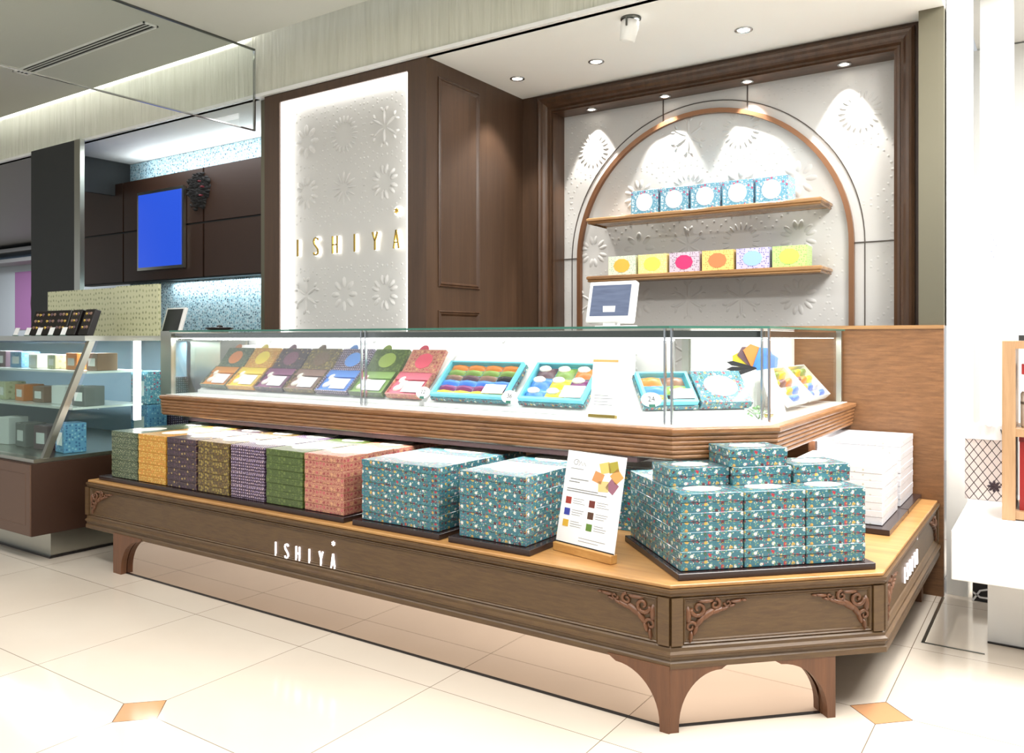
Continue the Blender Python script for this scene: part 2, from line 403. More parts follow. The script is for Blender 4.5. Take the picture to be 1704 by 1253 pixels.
# back wall with niche
b = MB(); b.box(-2.885, -2.76, 4.40, 4.60, 0, 2.75); b.box(-2.76, -.56, 4.40, 4.60, 2.73, 2.75); b.box(-.585, -.56, 4.40, 4.60, 0, 2.73); b.box(-2.76, -.585, 4.40, 4.60, 0, .80)
struct('wall_back', b, M['wood_dark'])
# niche frame: stepped moulding around the opening
fp = [(-.585, .80), (-.585, 2.73), (-2.76, 2.73), (-2.76, .80)]
prof = [(0, 0.), (0, .022), (-.014, .03), (-.026, .022), (-.040, .020), (-.052, .006), (-.064, .002), (-.072, -.02), (-.084, -.02), (-.098, -.012), (-.100, -.05), (-.100, -.15), (0, -.15)]
struct('trim_3', MB().sweep(fp, prof, FY(0, 4.40, 0)), M['wood_frame'])
# carved panel in the niche
def flower(b, Mx, cx, cz, r, kind, h=.013):
    if kind == 'daisy':
        for k in range(8): a = k * PI / 4; b.dome(cx + .62 * r * math.cos(a), cz + .62 * r * math.sin(a), .30 * r, .15 * r, a, h, Mx)
    elif kind == 'sun':
        for k in range(20): a = k * PI / 10; b.dome(cx + .78 * r * math.cos(a), cz + .78 * r * math.sin(a), .20 * r, .055 * r, a, h, Mx)
    elif kind == 'star':
        for k in range(6):
            a = PI / 2 + k * PI / 3; b.dome(cx + .5 * r * math.cos(a), cz + .5 * r * math.sin(a), .42 * r, .075 * r, a, h, Mx)
            for sg in (-1, 1):
                a2 = a + sg * .17; b.dome(cx + .88 * r * math.cos(a2), cz + .88 * r * math.sin(a2), .15 * r, .07 * r, a + sg * .6, h, Mx)
    elif kind == 'heart':
        for k in range(6):
            a = PI / 2 + k * PI / 3
            for sg in (-1, 1):
                a2 = a + sg * .2; b.dome(cx + .64 * r * math.cos(a2), cz + .64 * r * math.sin(a2), .27 * r, .12 * r, a + sg * .25, h, Mx)
    elif kind == 'twelve':
        for k in range(12): a = k * PI / 6; b.dome(cx + .55 * r * math.cos(a), cz + .55 * r * math.sin(a), .34 * r, .06 * r, a, h, Mx)
def relief(b, Mx, x0, x1, z0, z1, ox, oz, pitch, kinds, skip=None, pz=None, h=.013):
    pz = pz or pitch; i0 = math.floor((x0 - ox) / pitch) - 1; i1 = math.ceil((x1 - ox) / pitch) + 1
    j0 = math.floor((z0 - oz) / pz) - 1; j1 = math.ceil((z1 - oz) / pz) + 1
    def ok(x, z, r): return x0 + r < x < x1 - r and z0 + r < z < z1 - r and not (skip and skip(x, z, r))
    for i in range(i0, i1 + 1):
        for j in range(j0, j1 + 1):
            cx, cz = ox + i * pitch, oz + j * pz; r = pitch * .36
            if ok(cx, cz, r * .55): flower(b, Mx, cx, cz, r, kinds[(i, j)] if isinstance(kinds, dict) and (i, j) in kinds else list(kinds.values() if isinstance(kinds, dict) else kinds)[(i * 2 + j * 3) % len(kinds)], h)
            for k in range(26):
                a = 2 * PI * k / 26; x, z = cx + pitch * .49 * math.cos(a), cz + pitch * .49 * math.sin(a)
                if ok(x, z, .006): b.dome(x, z, .0080, .0080, 0, h * .42, Mx, n=6, m=1)
            for (dx_, dz_) in ((.5, .5), (.5, .40), (.5, .6), (.41, .5), (.59, .5)):
                x, z = cx + pitch * dx_, cz + pz * dz_
                if ok(x, z, .006): b.dome(x, z, .0080, .0080, 0, h * .42, Mx, n=6, m=1)
NB = FY(0, 4.55, 0); AC, AZ, AR = -1.722, 1.700, .817
b = MB(); b.box(-2.66, -.685, 4.55, 4.58, .80, 2.63)
def ring_skip(x, z, r):
    d = math.hypot(x - AC, z - AZ) if z > AZ else abs(x - AC)
    return AR - .02 - r < d < AR + .065 + r
relief(b, NB, -2.66, -.70, .95, 2.62, -1.5, 1.428, .316, {(0, 3): 'sun', (-1, 3): 'star', (-2, 3): 'heart', (-3, 3): 'sun', (2, 3): 'sun', (2, 2): 'heart', (1, 2): 'daisy', (2, 1): 'daisy', (2, 0): 'star', (1, 0): 'heart', (0, 0): 'star', (-1, 0): 'star', (-2, 0): 'daisy', (-3, 0): 'star', (-3, 1): 'heart', (-3, 2): 'daisy'}, ring_skip, pz=.321, h=.0055)
struct('wall_niche', b, M['relief'])
def arc(r, z0=.82, n=48): return [(AC - r, z0)] + [(AC + r * math.cos(PI - PI * k / n), AZ + r * math.sin(PI * k / n)) for k in range(n + 1)] + [(AC + r, z0)]
b = MB(); b.ribbon(arc(AR), .026, 0, .028, NB); struct('trim_4', b, M['bronze'])
b = MB(); b.ribbon(arc(AR + .062), .005, 0, .004, NB)
for x in (-1.972, -1.462):
    zb = AZ + math.sqrt(AR ** 2 - (x - AC) ** 2); b.box(x - .003, x + .003, 4.544, 4.55, zb, 2.63)
b.box(-2.66, AC - AR, 4.544, 4.55, 1.708, 1.714); b.box(AC + AR, -.69, 4.544, 4.55, 1.700, 1.706)
struct('trim_5', b, M['line'])

# sign column: recessed light box front, wooden side
b = MB(); b.box(-4.236, -4.093, 3.435, 3.55, 0, 2.75); b.box(-3.022, -2.885, 3.435, 3.55, 0, 2.75); b.box(-4.093, -3.022, 3.435, 3.55, 2.695, 2.75); b.box(-4.093, -3.022, 3.435, 3.55, 0, .95)
b.box(-4.236, -2.885, 3.55, 4.40, 0, 2.75)
struct('wall_column', b, M['wood_dark'])
sm_ = FX(-2.885, 0, 0)
b = MB()
for z0, z1 in ((1.489, 2.665), (.3, 1.357)):
    pth = [(3.535, z0), (3.535, z1), (3.925, z1), (3.925, z0)]
    pr = [(0, 0), (0, .006), (.006, .010), (.012, .004), (.018, .009), (.026, .003), (.030, 0)]
    b.sweep(pth, pr, sm_, closed=True)
struct('trim_6', b, M['wood_frame'])
b = MB()
for z0, z1, y0, y1 in ():
    pass
SG = FY(0, 3.50, 0)
sign = Fix('illuminated_sign', (-3.557, 3.5, .95), 'tall white lit sign panel with raised flowers and gold letters in the brown column', 'sign')
b = MB(); b.box(-4.091, -3.024, 3.50, 3.545, .952, 2.693)
relief(b, SG, -4.02, -3.09, .96, 2.64, -3.585, 2.432, .330, {(-1, 0): 'daisy', (0, 0): 'sun', (1, 0): 'star', (-1, -1): 'heart', (0, -1): 'twelve', (1, -1): 'heart', (-1, -3): 'star', (0, -3): 'daisy', (1, -3): 'heart'}, lambda x, z, r: 1.66 < z + r and z - r < 1.86, pz=.322)
sign.part('relief_panel', b, M['relief'])
b = MB(); e = .014
b.box(-4.091, -4.091 + e, 3.445, 3.498, .952, 2.693); b.box(-3.024 - e, -3.024, 3.445, 3.498, .952, 2.693); b.box(-4.091 + e, -3.024 - e, 3.445, 3.498, 2.693 - e, 2.693); b.box(-4.091 + e, -3.024 - e, 3.445, 3.498, .952, .952 + e)
sign.part('edge_light', b, M['led_edge'], 'glowing white edge light')
def letters(fix, Mx, x0, x1, z0, h, st, d0, d1, mat, flower_z=None, halo=None, grow=.0):
    """the six strokes-letters of the name, spread from x0 to x1, each its own part"""
    w = h * .36; S_ = [(w, h * .86), (w * .86, h * .97), (w * .5, h), (w * .14, h * .95), (0, h * .82), (w * .1, h * .66), (w * .5, h * .5), (w * .9, h * .34), (w, h * .18), (w * .86, h * .05), (w * .5, 0), (w * .14, h * .03), (0, h * .14)]
    G = dict(I=[[(w / 2, 0), (w / 2, h)]], S=[S_], H=[[(0, 0), (0, h)], [(w, 0), (w, h)], [(0, h / 2), (w, h / 2)]],
             Y=[[(0, h), (w / 2, h * .5)], [(w, h), (w / 2, h * .5)], [(w / 2, h * .5), (w / 2, 0)]], A=[[(0, 0), (w / 2, h)], [(w, 0), (w / 2, h)], [(w * .2, h * .32), (w * .8, h * .32)]])
    n = 6; stp = (x1 - x0 - w) / (n - 1)
    for i, ch in enumerate('ISHIYA'):
        ox = x0 + i * stp
        if halo:
            hb = MB()
            for s_ in G[ch]: hb.ribbon([(ox + p[0], z0 + p[1]) for p in s_], st * 2.4, d0 * .2, d0 * .6, Mx)
            fix.part('letter_halo', hb, halo)
        lb = MB()
        for s_ in G[ch]: lb.ribbon([(ox + p[0], z0 + p[1]) for p in s_], st, d0, d1, Mx)
        fix.part('letter', lb, mat)
    if flower_z:
        cx = x1 - w / 2; fb = MB()
        for k in range(6): a = k * PI / 3 + PI / 6; fb.dome(cx + h * .10 * math.cos(a), flower_z + h * .10 * math.sin(a), h * .09, h * .05, a, d1 - d0, Mx, z=d0)
        fix.part('flower_mark', fb, mat)
        if halo:
            hb = MB(); hb.prism(circle(cx, flower_z, h * .26), d0 * .2, d0 * .6, Mx); fix.part('letter_halo', hb, halo)
letters(sign, SG, -3.99, -3.125, 1.715, .105, .0085, .018, .028, M['gold'], 1.93, M['halo'])

# ceiling details
def downlight(x, y, z, label, r=.045, grp='recessed downlights in the stall ceiling'):
    t = thing('recessed_downlight', (x, y, z), label, 'ceiling light', grp)
    MB().lathe([(r, 0), (r, -.004), (r * .8, -.006), (r * .72, -.002), (r * .68, -.0005), (r, 0)], 20, cap=False).build('trim_ring', M['chrome'], t)
    MB().lathe([(r * .68, -.0015), (r * .4, -.003), (r * .05, -.0035)], 20).build('lamp', M['lamp'], t)
    return t
for x, y, l in ((-2.68, 4.03, 'recessed downlight in the stall ceiling nearest the brown column'), (-2.15, 4.03, 'recessed downlight in the stall ceiling, middle of the row of three'), (-1.315, 4.03, 'recessed downlight in the stall ceiling, right of the hanging spotlight')):
    downlight(x, y, 2.7495, l); spot('downlight_beam', (x, y, 2.73), (x, y, 0), 34 if x < -2.5 else 9, 86 if x < -2.5 else 70, .5, .03)
for i, x in enumerate((-2.42, -1.93, -1.44, -.93)):
    downlight(x, 4.475, 2.629, ['leftmost', 'second from left', 'third from left', 'rightmost'][i] + ' small spot lamp under the niche frame, lighting the carved panel', .035, 'small spots above the niche')
    spot('niche_spot', (x, 4.468, 2.615), (x, 4.535, 1.9), 50, 62, .35, .014)
sp_ = thing('ceiling_spotlight', (-1.72, 3.578, 2.75), 'white cylindrical spotlight hanging from the stall ceiling', 'spotlight')
MB().lathe([(.05, 0), (.05, -.008), (.044, -.012)], 20).build('mount', M['steel_dark'], sp_)
mt = Matrix.Translation((0, 0, -.012)) @ Matrix.Rotation(R(12), 4, 'Y')
MB().lathe([(.042, 0), (.045, -.03), (.038, -.095), (.030, -.10)], 20, mt).build('housing', M['white'], sp_)
MB().box(-.004, .004, -.05, -.044, -.05, 0).build('bracket', M['steel_dark'], sp_)
# linear air diffuser in the hall ceiling
df = Fix('air_diffuser', (-5.24, 2.78, 3.06), 'long slotted air diffuser in the grey hall ceiling', 'air vent')
b = MB(); b.box(-6.03, -4.45, 2.735, 2.745, 3.050, 3.0595); b.box(-6.03, -4.45, 2.82, 2.83, 3.050, 3.0595); b.box(-6.03, -6.02, 2.735, 2.83, 3.050, 3.0595); b.box(-4.46, -4.45, 2.735, 2.83, 3.050, 3.0595)
df.part('frame', b, M['white'])
b = MB(); b.box(-6.02, -4.46, 2.745, 2.82, 3.057, 3.0595); df.part('backing', b, plain('vent dark', (12, 12, 12), .9))
b = MB(); [b.box(-6.02, -4.46, y, y + .004, 3.052, 3.057) for y in (2.768, 2.792)]; df.part('slat', b, M['white'])
sk = thing('sprinkler', (-6.35, 2.45, 3.06), 'small sprinkler head in the grey hall ceiling', 'sprinkler')
MB().lathe([(.03, 0), (.028, -.008), (.01, -.012), (.008, -.035), (.02, -.037), (.02, -.04)], 14).build('head', M['steel_dark'], sk)
# hanging glass smoke screen
sc_ = Fix('glass_smoke_screen', (-4.29, .6, 2.54), 'frameless clear glass smoke screen hanging from the hall ceiling', 'glass screen')
sc_.part('glass_pane', MB().box(-4.294, -4.288, -2.8, 3.40, 2.54, 3.05), M['glass'])
sc_.part('top_rail', MB().box(-4.299, -4.283, -2.8, 3.40, 3.05, 3.0595), M['steel_dark'])
sc_.part('bottom_rail', MB().box(-4.297, -4.285, -2.8, 3.40, 2.532, 2.54), M['chrome'])
sc_.part('end_rail', MB().box(-4.299, -4.283, 3.395, 3.404, 2.532, 3.05), M['chrome'])

# ---------------------------------------------------------------- wooden plinth with legs
base_path = [(-4.29, 2.325), (-.985, 2.325), (-.475, 2.835), (-.475, 4.232)]
pl = Fix('display_plinth', (-2.4, 2.8, 0), 'long low brown wooden plinth with carved corners, curved legs and a lit ISHIYA sign', 'display plinth')
b = MB()
base_foot = [(-4.29, 2.325), (-.985, 2.325), (-.475, 2.835), (-.475, 4.232), (-1.3, 4.232), (-1.3, 3.3), (-4.29, 3.3)]
b.prism(base_foot, .205, .435); pl.part('body', b, M['wood_base'])
b = MB(); b.prism([(-4.29, 2.320), (-.983, 2.320), (-.470, 2.833), (-.470, 4.232), (-1.3, 4.232), (-1.3, 3.3), (-4.29, 3.3)], .4352, .447); pl.part('top', b, M['wood_top'], bevel=.002)
prof = [(0, .195), (.016, .195), (.016, .212), (.010, .218), (.012, .228), (.020, .233), (.020, .240), (.010, .246), (.010, .256), (.003, .262), (0, .262)]
pl.part('lower_moulding', MB().sweep(base_path, prof), M['wood_base'])
prof = [(0, .408), (.003, .408), (.010, .414), (.010, .420), (.016, .426), (.016, .4345), (0, .4345)]
pl.part('upper_moulding', MB().sweep(base_path, prof), M['wood_base'])
for x0, x1 in ((-4.305, -4.27), (-1.022, -.985)): pl.part('corner_stile', MB().box(x0, x1, 2.313, 2.325, .262, .408), M['wood_base'])
pl.part('end_board', MB().box(-4.305, -4.29, 2.325, 3.3, .195, .4345), M['wood_base'])
mc = FC(-.985, 2.325, 0); L45 = .7212
for x0, x1 in ((0, .036), (L45 - .036, L45)): pl.part('corner_stile', MB().box(x0, x1, .262, .408, 0, .012, mc), M['wood_base'])
for y0, y1 in ((2.835, 2.872), (4.19, 4.232)): pl.part('corner_stile', MB().box(-.475, -.463, y0, y1, .262, .408), M['wood_base'])
fpr = [(0, 0), (0, .004), (.003, .007), (.007, .003), (.011, .005), (.014, 0)]
for Mx, a0, a1 in ((FY(0, 2.325, 0), -4.268, -1.024), (mc, .038, L45 - .038), (FX(-.475, 0, 0), 2.874, 4.188)):
    pl.part('panel_moulding', MB().sweep([(a0, .263), (a0, .407), (a1, .407), (a1, .263)], fpr, Mx, closed=True), M['wood_base'])
# carved corner ornaments: acanthus scrolls
def scroll(b, Mx, cx, cy, r, a0, turns, sg, w, h):
    pts = []; n = 18
    for k in range(n + 1):
        t = k / n; a = a0 + sg * turns * 2 * PI * t; rr = r * (1 - .82 * t); pts.append((cx + rr * math.cos(a), cy + rr * math.sin(a), h))
    b.tube(pts, [w * (1 - .4 * k / n) for k in range(n + 1)], 6, Mx)
def ornament(Mx, mir, name='carved_ornament'):
    s_ = -1 if mir else 1; b = MB(); Mx = Mx @ Matrix.Diagonal((s_, 1, 1, 1))
    h = .003
    scroll(b, Mx, .045, -.030, .026, PI, 1.2, 1, .0075, h); scroll(b, Mx, .100, -.020, .018, PI * .5, 1.1, -1, .0060, h)
    scroll(b, Mx, .020, -.085, .018, 0, 1.1, 1, .0058, h); scroll(b, Mx, .142, -.018, .012, PI, 1., 1, .0045, h)
    for (x, y, rx, ry, a) in ((.075, -.05, .035, .012, .55), (.05, -.068, .03, .010, .9), (.105, -.040, .03, .009, .3), (.17, -.014, .022, .006, .1), (.02, -.115, .02, .006, 1.45), (.035, -.095, .02, .007, 1.2), (.012, -.05, .01, .028, 0), (.07, -.008, .03, .007, 0), (.195, -.012, .010, .004, 0), (.13, -.034, .018, .006, .4), (.155, -.026, .014, .005, .3)):
        b.dome(x, y, rx, ry, a, .012, Mx)
    return pl.part(name, b, M['wood_leg'])
ornament(FY(-1.03, 2.3245, .400), True); ornament(FY(-4.262, 2.3245, .400), False)
ornament(FR(tuple(mc @ Vector((.045, .400, .0005))), (q2, q2, 0), (0, 0, 1), (q2, -q2, 0)), False)
ornament(FR(tuple(mc @ Vector((L45 - .045, .400, .0005))), (q2, q2, 0), (0, 0, 1), (q2, -q2, 0)), True)
ornament(FX(-.4745, 2.885, .400), False); ornament(FX(-.4745, 4.18, .400), True)
# legs
def arcpts(x0, z0, x1, z1, n=12):   # concave sweep from the foot (x0,z0) up to the rail (x1,z1)
    return [(x0 + (x1 - x0) * (1 - math.cos(t * PI / 2)), z0 + (z1 - z0) * math.sin(t * PI / 2)) for t in [k / n for k in range(n + 1)]]
zt = .203
def leg_shape(foot_l, foot_r, top_l, top_r):
    p = []
    p += [(foot_l, .0)] if top_l is None else [(foot_l, 0)]
    p += [(foot_r, 0)]
    if top_r is not None: p += [(foot_r, .02)] + arcpts(foot_r, .02, top_r, zt - .02) + [(top_r + .03, zt - .002), (top_r + .03, zt)]
    else: p += [(foot_r, zt)]
    if top_l is not None: p += [(top_l - .03, zt), (top_l - .03, zt - .002)] + list(reversed(arcpts(foot_l, .02, top_l, zt - .02))) + [(foot_l, .02)]
    else: p += [(foot_l, zt)]
    return p
b = MB(); b.prism(leg_shape(-4.02, -3.95, None, -3.80), 0, .03, FY(0, 2.335, 0)); b.box(-4.02, -3.99, 2.335, 2.42, 0, zt); pl.part('leg', b, M['wood_leg'])
b = MB(); b.prism(leg_shape(-1.012, -.980, -1.16, None), 0, .03, FY(0, 2.335, 0)); b.prism(leg_shape(-.012, .022, None, .16), 0, .03, FC(-.985, 2.325, 0) @ Matrix.Translation((0, 0, -.016)));
pl.part('leg', b, M['wood_leg'])
b = MB(); b.prism(leg_shape(.520, .548, .36, None), 0, .03, FC(-.985, 2.325, 0) @ Matrix.Translation((0, 0, -.016))); b.box(.518, .548, 0, zt, -.12, -.016, FC(-.985, 2.325, 0)); pl.part('leg', b, M['wood_leg'])
b = MB(); b.prism(leg_shape(4.10, 4.16, 3.95, None), 0, .03, FX(-.55, 0, 0)); pl.part('leg', b, M['wood_leg'])
b = MB(); b.box(-3.99, -.985, 2.337, 2.345, .004, zt); b.box(0, .515, .004, zt, -.034, -.026, FC(-.985, 2.325, 0)); pl.part('kick_plate', b, M['mirror'], 'mirror-finish metal kick plate')
b = MB(); b.box(-3.99, -.985, 2.331, 2.345, .0, .004); b.box(0, .515, .0, .004, -.034, -.020, FC(-.985, 2.325, 0)); pl.part('floor_seal', b, M['black'], 'thin black floor seal')
pl_front = FY(0, 2.3245, 0)
letters(pl, pl_front, -2.800, -2.430, .268, .058, .0062, .001, .006, M['letter'], .368)
letters(pl, FX(-.4745, 0, 0), 3.27, 3.60, .300, .058, .0042, .001, .006, M['letter'], .405)

# ---------------------------------------------------------------- glass display case
cs = Fix('glass_display_case', (-2.6, 2.95, .447), 'glass-fronted lit display case with reeded wooden ledge, standing above the low plinth', 'display case')
lp = [(-4.14, 2.66), (-1.120, 2.66), (-.845, 2.935), (-.845, 4.232)]
prof = [(-.02, .775), (-.004, .775)]
for k in range(5):
    z0 = .778 + k * .0165; o = .001 + k * .002
    prof += [(o, z0), (o + .004, z0 + .003), (o + .005, z0 + .009), (o + .003, z0 + .0135), (o + .001, z0 + .0145)]
prof += [(.018, .864), (.022, .870), (.022, .882), (.016, .886), (-.02, .886)]
cs.part('ledge', MB().sweep(lp, prof), M['wood_ledge'])
inner = [(-4.14, 2.68), (-1.128, 2.68), (-.865, 2.943), (-.865, 4.232), (-1.30, 4.232), (-1.30, 3.24), (-4.14, 3.24)]
cs.part('deck', MB().prism(inner, .772, .888), M['white_gloss'], 'glossy white display deck')
b = MB()
b.box(-4.13, -1.31, 2.78, 3.2, .735, .771); b.box(-1.29, -.94, 3.05, 4.22, .735, .771)
cs.part('under_box', b, M['tray'], 'dark underside')
for x, l in ((-3.60, 'pale wooden post under the case, hidden behind the brown floral cartons'), (-2.372, 'pale wooden post between the pink cartons and the wide teal stack, carrying the case')):
    tag(MB().box(x - .03, x + .03, 3.03, 3.09, .4475, .734).build('case_support_post', M['wood_orange']), l, 'support post', 'posts carrying the glass case')
tag(MB().prism([(3.822, .734), (3.90, .734), (3.895, .60), (3.86, .4475), (3.83, .4475), (3.835, .60)], 0, .03, FX(-.95, 0, 0)).build('case_support_post', M['wood_leg']), 'brown shaped post behind the white cartons, carrying the side wing of the case', 'support post', 'posts carrying the glass case')
for seg_ in (((-4.125, 2.72), (-2.665, 2.72)), ((-2.655, 2.72), (-1.165, 2.72)), ((-1.155, 2.722), (-.896, 2.978)), ((-.892, 2.988), (-.892, 4.20)), ((-4.135, 2.73), (-4.135, 3.20))):
    (x0, y0), (x1, y1) = seg_; L = math.hypot(x1 - x0, y1 - y0); ux, uy = (x1 - x0) / L, (y1 - y0) / L
    Mx = FR((x0, y0, .889), (ux, uy, 0), (0, 0, 1), (uy, -ux, 0))
    cs.part('glass_pane', MB().box(0, L, 0, .338, -.003, .003, Mx), M['glass'])
b = MB(); b.prism([(-4.14, 2.70), (-1.15, 2.70), (-.875, 2.975), (-.875, 4.225), (-1.14, 4.225), (-1.30, 3.30), (-4.14, 3.30)], 1.237, 1.244)
cs.part('glass_top', b, M['glass'])
b = MB(); b.sweep([(-4.14, 2.70), (-1.15, 2.70), (-.875, 2.975), (-.875, 4.225)], [(-.0015, 1.236), (.0005, 1.236), (.0005, 1.2445), (-.0015, 1.2445)]); cs.part('glass_top_edge', b, M['glass_edge'])
for px_, py_ in ((-2.66, 2.72), (-1.160, 2.72), (-.893, 2.984)):
    for d in (-.013, .013): cs.part('chrome_post', MB().box(px_ + d - .0035, px_ + d + .0035, py_ - .005, py_ + .007, .889, 1.236), M['chrome'], 'slim chrome post')
b = MB(); b.box(-4.24, -4.14, 2.71, 2.74, .775, 1.24); b.box(-4.24, -4.145, 2.74, 3.25, 1.20, 1.236); cs.part('end_panel', b, M['steel'], 'brushed steel end panel')
for x0, x1, y0 in ((-4.13, -4.10, 3.2), (-1.305, -1.275, 3.20), (-.91, -.885, 4.195)): cs.part('corner_post', MB().box(x0, x1, y0, y0 + .03, .889, 1.236), M['steel'])
# light rail under the glass top
rail = [(-4.13, 2.74), (-1.168, 2.74), (-.912, 2.996), (-.912, 4.195)]
cs.part('light_rail', MB().sweep(rail, [(0, 1.203), (0, 1.228), (-.03, 1.228), (-.03, 1.203)], flip=True), M['steel_dark'])
cs.part('led_strip', MB().sweep([(-4.12, 2.755), (-1.174, 2.755), (-.927, 3.002), (-.927, 4.19)], [(.008, 1.199), (.008, 1.2028), (-.008, 1.2028), (-.008, 1.199)]), M['led'], 'white light strip')
cs.part('led_strip', MB().box(-4.12, -1.33, 3.165, 3.185, 1.190, 1.198), M['led'], 'white light strip at the back')
area('case_light', (-2.7, 3.16, 1.188), 2.7, .03, 2.2, rot=(R(10), 0, 0), col=(1, 1, 1))
b = MB(); b.box(-4.09, -1.34, 3.20, 3.215, .889, 1.19); relief(b, FY(0, 3.2, 0), -4.05, -1.36, .9, 1.185, -3.9, 1.10, .28, ['star', 'daisy', 'heart'])
cs.part('back_panel', b, M['relief'], 'white back panel with faint raised flowers')
b = MB(); Mx = FR((-1.275, 3.215, 0), (.16 / .2427, .183 / .2427, 0), (0, 0, 1), (.183 / .2427, -.16 / .2427, 0)); b.box(0, .2427, .889, 1.236, 0, .012, Mx); b.box(-1.118, -1.106, 3.40, 4.18, .889, 1.236); cs.part('back_panel', b, M['white'], 'white inner panel of the side wing')
cs.part('back_rail', MB().box(-4.1, -1.30, 3.20, 3.30, 1.20, 1.236), M['steel'])

# ---------------------------------------------------------------- cartons
ORD = ['bottom', 'second up', 'third up', 'fourth up', 'fifth up', 'sixth up']
def carton(name, w, d, h, mat, label, cat, group, oval=True, split=True, inmat=None):
    """a two-piece carton: patterned base and slightly larger lid, origin at the centre of its underside"""
    t = thing(name, (0, 0, 0), label, cat, group)
    e = .0012; zl = h * .52
    MB().box(-w / 2 + e, w / 2 - e, -d / 2 + e, d / 2 - e, 0, zl).build('carton_base', mat, t, bevel=.0012)
    lid = MB().box(-w / 2, w / 2, -d / 2, d / 2, zl + .0006, h).build('lid', mat, t, bevel=.0014)
    if oval:
        MB().prism(circle(0, 0, w * .30, d * .28, 32), h + .0001, h + .0007).build('oval_label', M['oval'], lid)
    return t
HB = .0600; Z0 = .4715
def tray(x0, x1, y0, y1, label, rot=0, org=None):
    cx, cy = (x0 + x1) / 2, (y0 + y1) / 2
    w, d = (x1 - x0) / 2, (y1 - y0) / 2
    b = MB(); b.box(-w, w, -d, d, 0, .022)
    loc = (cx, cy, .4475)
    if rot: loc = (q2 * cx - q2 * cy, q2 * cx + q2 * cy, .4475)
    o = b.build('display_tray', M['tray'], origin=(0, 0, 0), bevel=.002); o.location = loc; o.rotation_euler = (0, 0, rot)
    return tag(o, label, 'tray', 'dark lacquered display trays on the plinth')
tray(-4.24, -2.415, 2.352, 3.00, 'long dark lacquered tray under the seven patterned carton columns')
tray(-2.365, -1.915, 2.352, 3.01, 'dark lacquered tray under the wide teal carton stack')
tray(-1.872, -1.513, 2.352, 3.01, 'dark lacquered tray under the teal carton stack beside the tall card')
tray(.985, 1.668, 2.368, 2.875, 'dark lacquered tray under the large teal stack on the cut corner', R(45))
tray(-.93, -.535, 3.36, 3.815, 'dark lacquered tray under the nearer white cartons')
tray(-.93, -.535, 3.825, 4.225, 'dark lacquered tray under the farther white cartons')
cols = [('p_dkgreen', 'dark green leaf-patterned', 'leftmost'), ('p_orange', 'golden orange patterned', 'second'), ('p_purple', 'dark purple speckled', 'third'), ('p_olive', 'brown and yellow floral', 'fourth'),
        ('p_dots', 'plum dotted', 'fifth'), ('p_green', 'green patterned', 'sixth'), ('p_pink', 'pink damask', 'seventh')]
for i, (mk, desc, num) in enumerate(cols):
    xc = -4.035 + i * .2475; dd_ = .300
    p0 = None
    for row in range(2):
        for k in range(4):
            yy = 2.372 + dd_ / 2 + row * (dd_ + .004)
            pos_ = ORD[k] if k < 3 else 'top'
            lab = f'{desc} carton, {pos_} of its {"front" if row == 0 else "back"} stack, {num} column'
            loc = (xc + random.uniform(-.001, .001), yy, Z0 + k * (HB + .0004))
            if p0 is None:
                p0 = carton('cookie_carton', .235, dd_, HB, M[mk], lab, 'box', desc + ' cartons on the plinth', oval=True); register(p0); p0.location = loc
            else: dup(p0, loc, None, lab)
def teal_stack(w, d, spots, grp, proto=[None]):
    key = (w, d)
    if proto[0] is None: proto[0] = {}
    for (x, y, z, rot, lab) in spots:
        if key not in proto[0]:
            t = carton('teal_carton', w, d, HB, M['p_teal'], lab, 'box', grp); register(t); t.location = (x, y, z); t.rotation_euler = (0, 0, rot); proto[0][key] = t
        else: dup(proto[0][key], (x, y, z), (0, 0, rot), lab, grp)
HS = HB + .0004
sp = []
for row in range(2):
    for k in range(4):
        sp.append((-2.135, 2.376 + .15 + row * .304, Z0 + k * HS, 0, f'wide teal carton, {ORD[k] if k < 3 else "top"} of the {"front" if row == 0 else "back"} stack beside the pink cartons'))
teal_stack(.40, .300, sp, 'wide teal cartons on the plinth')
sp = []
for row in range(2):
    for k in range(4):
        sp.append((-1.692, 2.376 + .15 + row * .304, Z0 + k * HS, 0, f'teal floral carton, {ORD[k] if k < 3 else "top"} of the {"front" if row == 0 else "back"} stack beside the tall card'))
for k in range(4): sp.append((-1.385, 3.03, .4475 + k * HS, 0, f'teal floral carton, {ORD[k] if k < 3 else "top"} of the stack behind the tall card'))
teal_stack(.295, .300, sp, 'teal cartons around the tall card')
sp = []
def uv_(u, v): return (q2 * u - q2 * v, q2 * u + q2 * v)
for c in range(3):
    for row in range(3):
        for k in range(4):
            u = 1.0 + .107 + c * .2155; v = 2.388 + .078 + row * .1575
            x, y = uv_(u, v)
            sp.append((x, y, Z0 + k * HS, R(45), f'small teal carton, {ORD[k]}, {["left", "middle", "right"][c]} column, {["front", "middle", "back"][row]} row of the corner pile'))
for c in range(3):
    x, y = uv_(1.012 + .107 + c * .2155 + (.01 if c == 2 else 0), [2.512, 2.495, 2.505][c] + .078)
    sp.append((x, y, Z0 + 4 * HS, R(45), f'small teal carton on the fifth layer of the corner pile, {["left", "middle, under the topmost carton", "right"][c]}'))
x, y = uv_(1.215 + .107, 2.498 + .078); sp.append((x, y, Z0 + 5 * HS, R(45), 'small teal carton alone at the very top of the corner pile'))
teal_stack(.213, .155, sp, 'small teal cartons piled on the cut corner')
